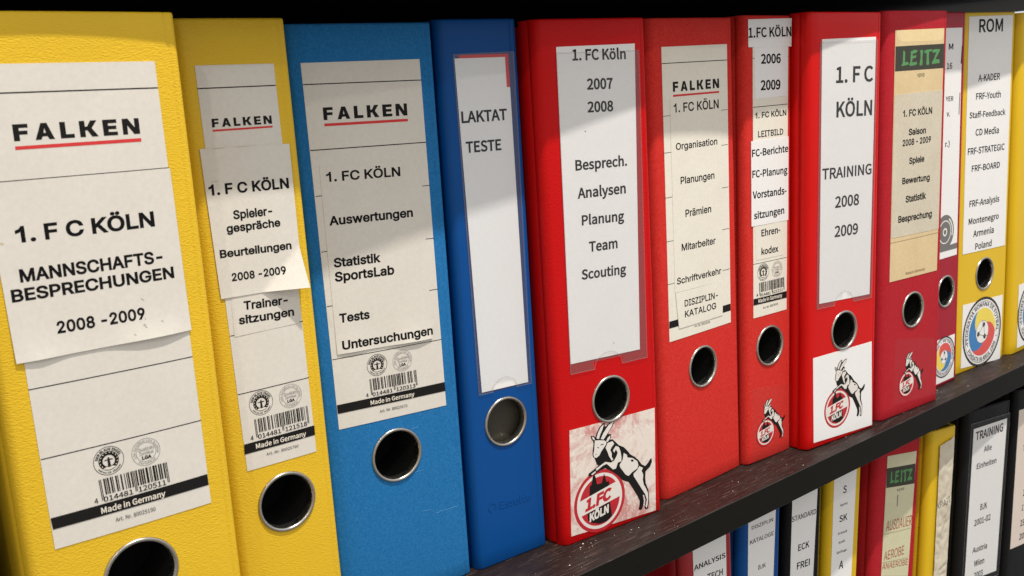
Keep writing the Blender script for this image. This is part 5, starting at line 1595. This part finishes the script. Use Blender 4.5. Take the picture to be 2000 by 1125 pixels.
    # ---- maker's name raised in the plastic
    if 'emboss' in b:
        mb = MB()
        ink = Ink(mb, lambda u, v, lf: P(u, v, .18 + lf))
        for it in b['emboss']:
            if it[0] == 'T':
                ink.text(it[1], it[2], it[3], *it[4:8], it[8], mat)
                for tri in list(mb.f):
                    top = [mb.v[i] for i in tri]
                    low = [(p[0], p[1] + .5 * MM, p[2]) for p in top]
                    mb.add(top + low, [(0, 3, 4, 1), (1, 4, 5, 2), (2, 5, 3, 0)], mat)
            else:
                ink.ring(it[1], it[2], it[3] * .7, it[3], mat, 32, -40, 250)
        mb.build('embossed_name', root)

    for i, d in enumerate(b['sheets']):
        make_sheet(d, P, root, index * 31 + i)
    return root


# ------------------------------------------------------------------ bookcase
case = bpy.data.objects.new('bookcase', None)
COL.objects.link(case)
case.location = (0.2, 0.13, -0.3764)
case['label'] = 'black-brown wood grain bookcase holding two rows of ring binders'
case['category'] = 'bookcase'
OFF = (200, 130, -376.4)


def board(name, a, b):
    mb = MB()
    a = tuple(p - q for p, q in zip(a, OFF))
    b = tuple(p - q for p, q in zip(b, OFF))
    box(mb, a, b, 'wood_laminate', .5)
    # glue the darker edge band on the front
    e = MB()
    o = mb.build(name, case)
    me = o.data
    me.materials.append(MATS['edge_band'])
    me.materials.append(MATS['cabinet_inside_under_shade'])
    for p in me.polygons:
        if p.normal.y < -0.9:
            p.material_index = 1
        elif p.normal.z < -0.9:
            p.material_index = 2  # underside coloured near black in place of the shade under the board
    return o


FRONT = -28.3
board('shelf', (-520, FRONT, -20.8), (980, 300, 0))
board('shelf', (-520, FRONT, 334.2), (980, 300, 355))
board('shelf', (-520, FRONT, -376.4), (980, 300, -355.6))
mb = MB()
box(mb, (-520 - OFF[0], 301 - OFF[1], -376 - OFF[2]), (980 - OFF[0], 307 - OFF[1], 355 - OFF[2]), 'cabinet_inside_under_shade')
mb.build('back_panel', case)

for i, b in enumerate(BINDERS):
    make_binder(b, i, 'binders standing on the middle shelf' if i < 13 else 'binders standing on the lower shelf')

# ------------------------------------------------------------------ dust and crumbs on the shelf edge
rnd = random.Random(11)
mb = MB()
for k in range(78):
    x = rnd.uniform(60, 640)
    y = rnd.uniform(-27, -2) if rnd.random() < .8 else rnd.gauss(-8, 3)
    s = rnd.choice((.16, .2, .25, .32, .5)) * rnd.uniform(.7, 1.2)
    if k % 9 == 0:
        x = 110 + rnd.gauss(0, 9)
        y = -6 + rnd.gauss(0, 3)
    vv = []
    for (ux, uy, uz) in ((1, 0, 0), (-1, 0, 0), (0, 1, 0), (0, -1, 0), (0, 0, 1), (0, 0, -.2)):
        q = s * rnd.uniform(.6, 1.3)
        vv.append(((x + ux * q) * MM, (y + uy * q) * MM, (.06 + max(0, s * .3) + uz * q * .7) * MM))
    mb.add(vv, [(0, 2, 4), (2, 1, 4), (1, 3, 4), (3, 0, 4), (2, 0, 5), (1, 2, 5), (3, 1, 5), (0, 3, 5)], 'dust')
dust = mb.build('dust_specks')
dust['label'] = 'white dust specks scattered along the front of the middle shelf'
dust['category'] = 'dust'
dust['kind'] = 'stuff'
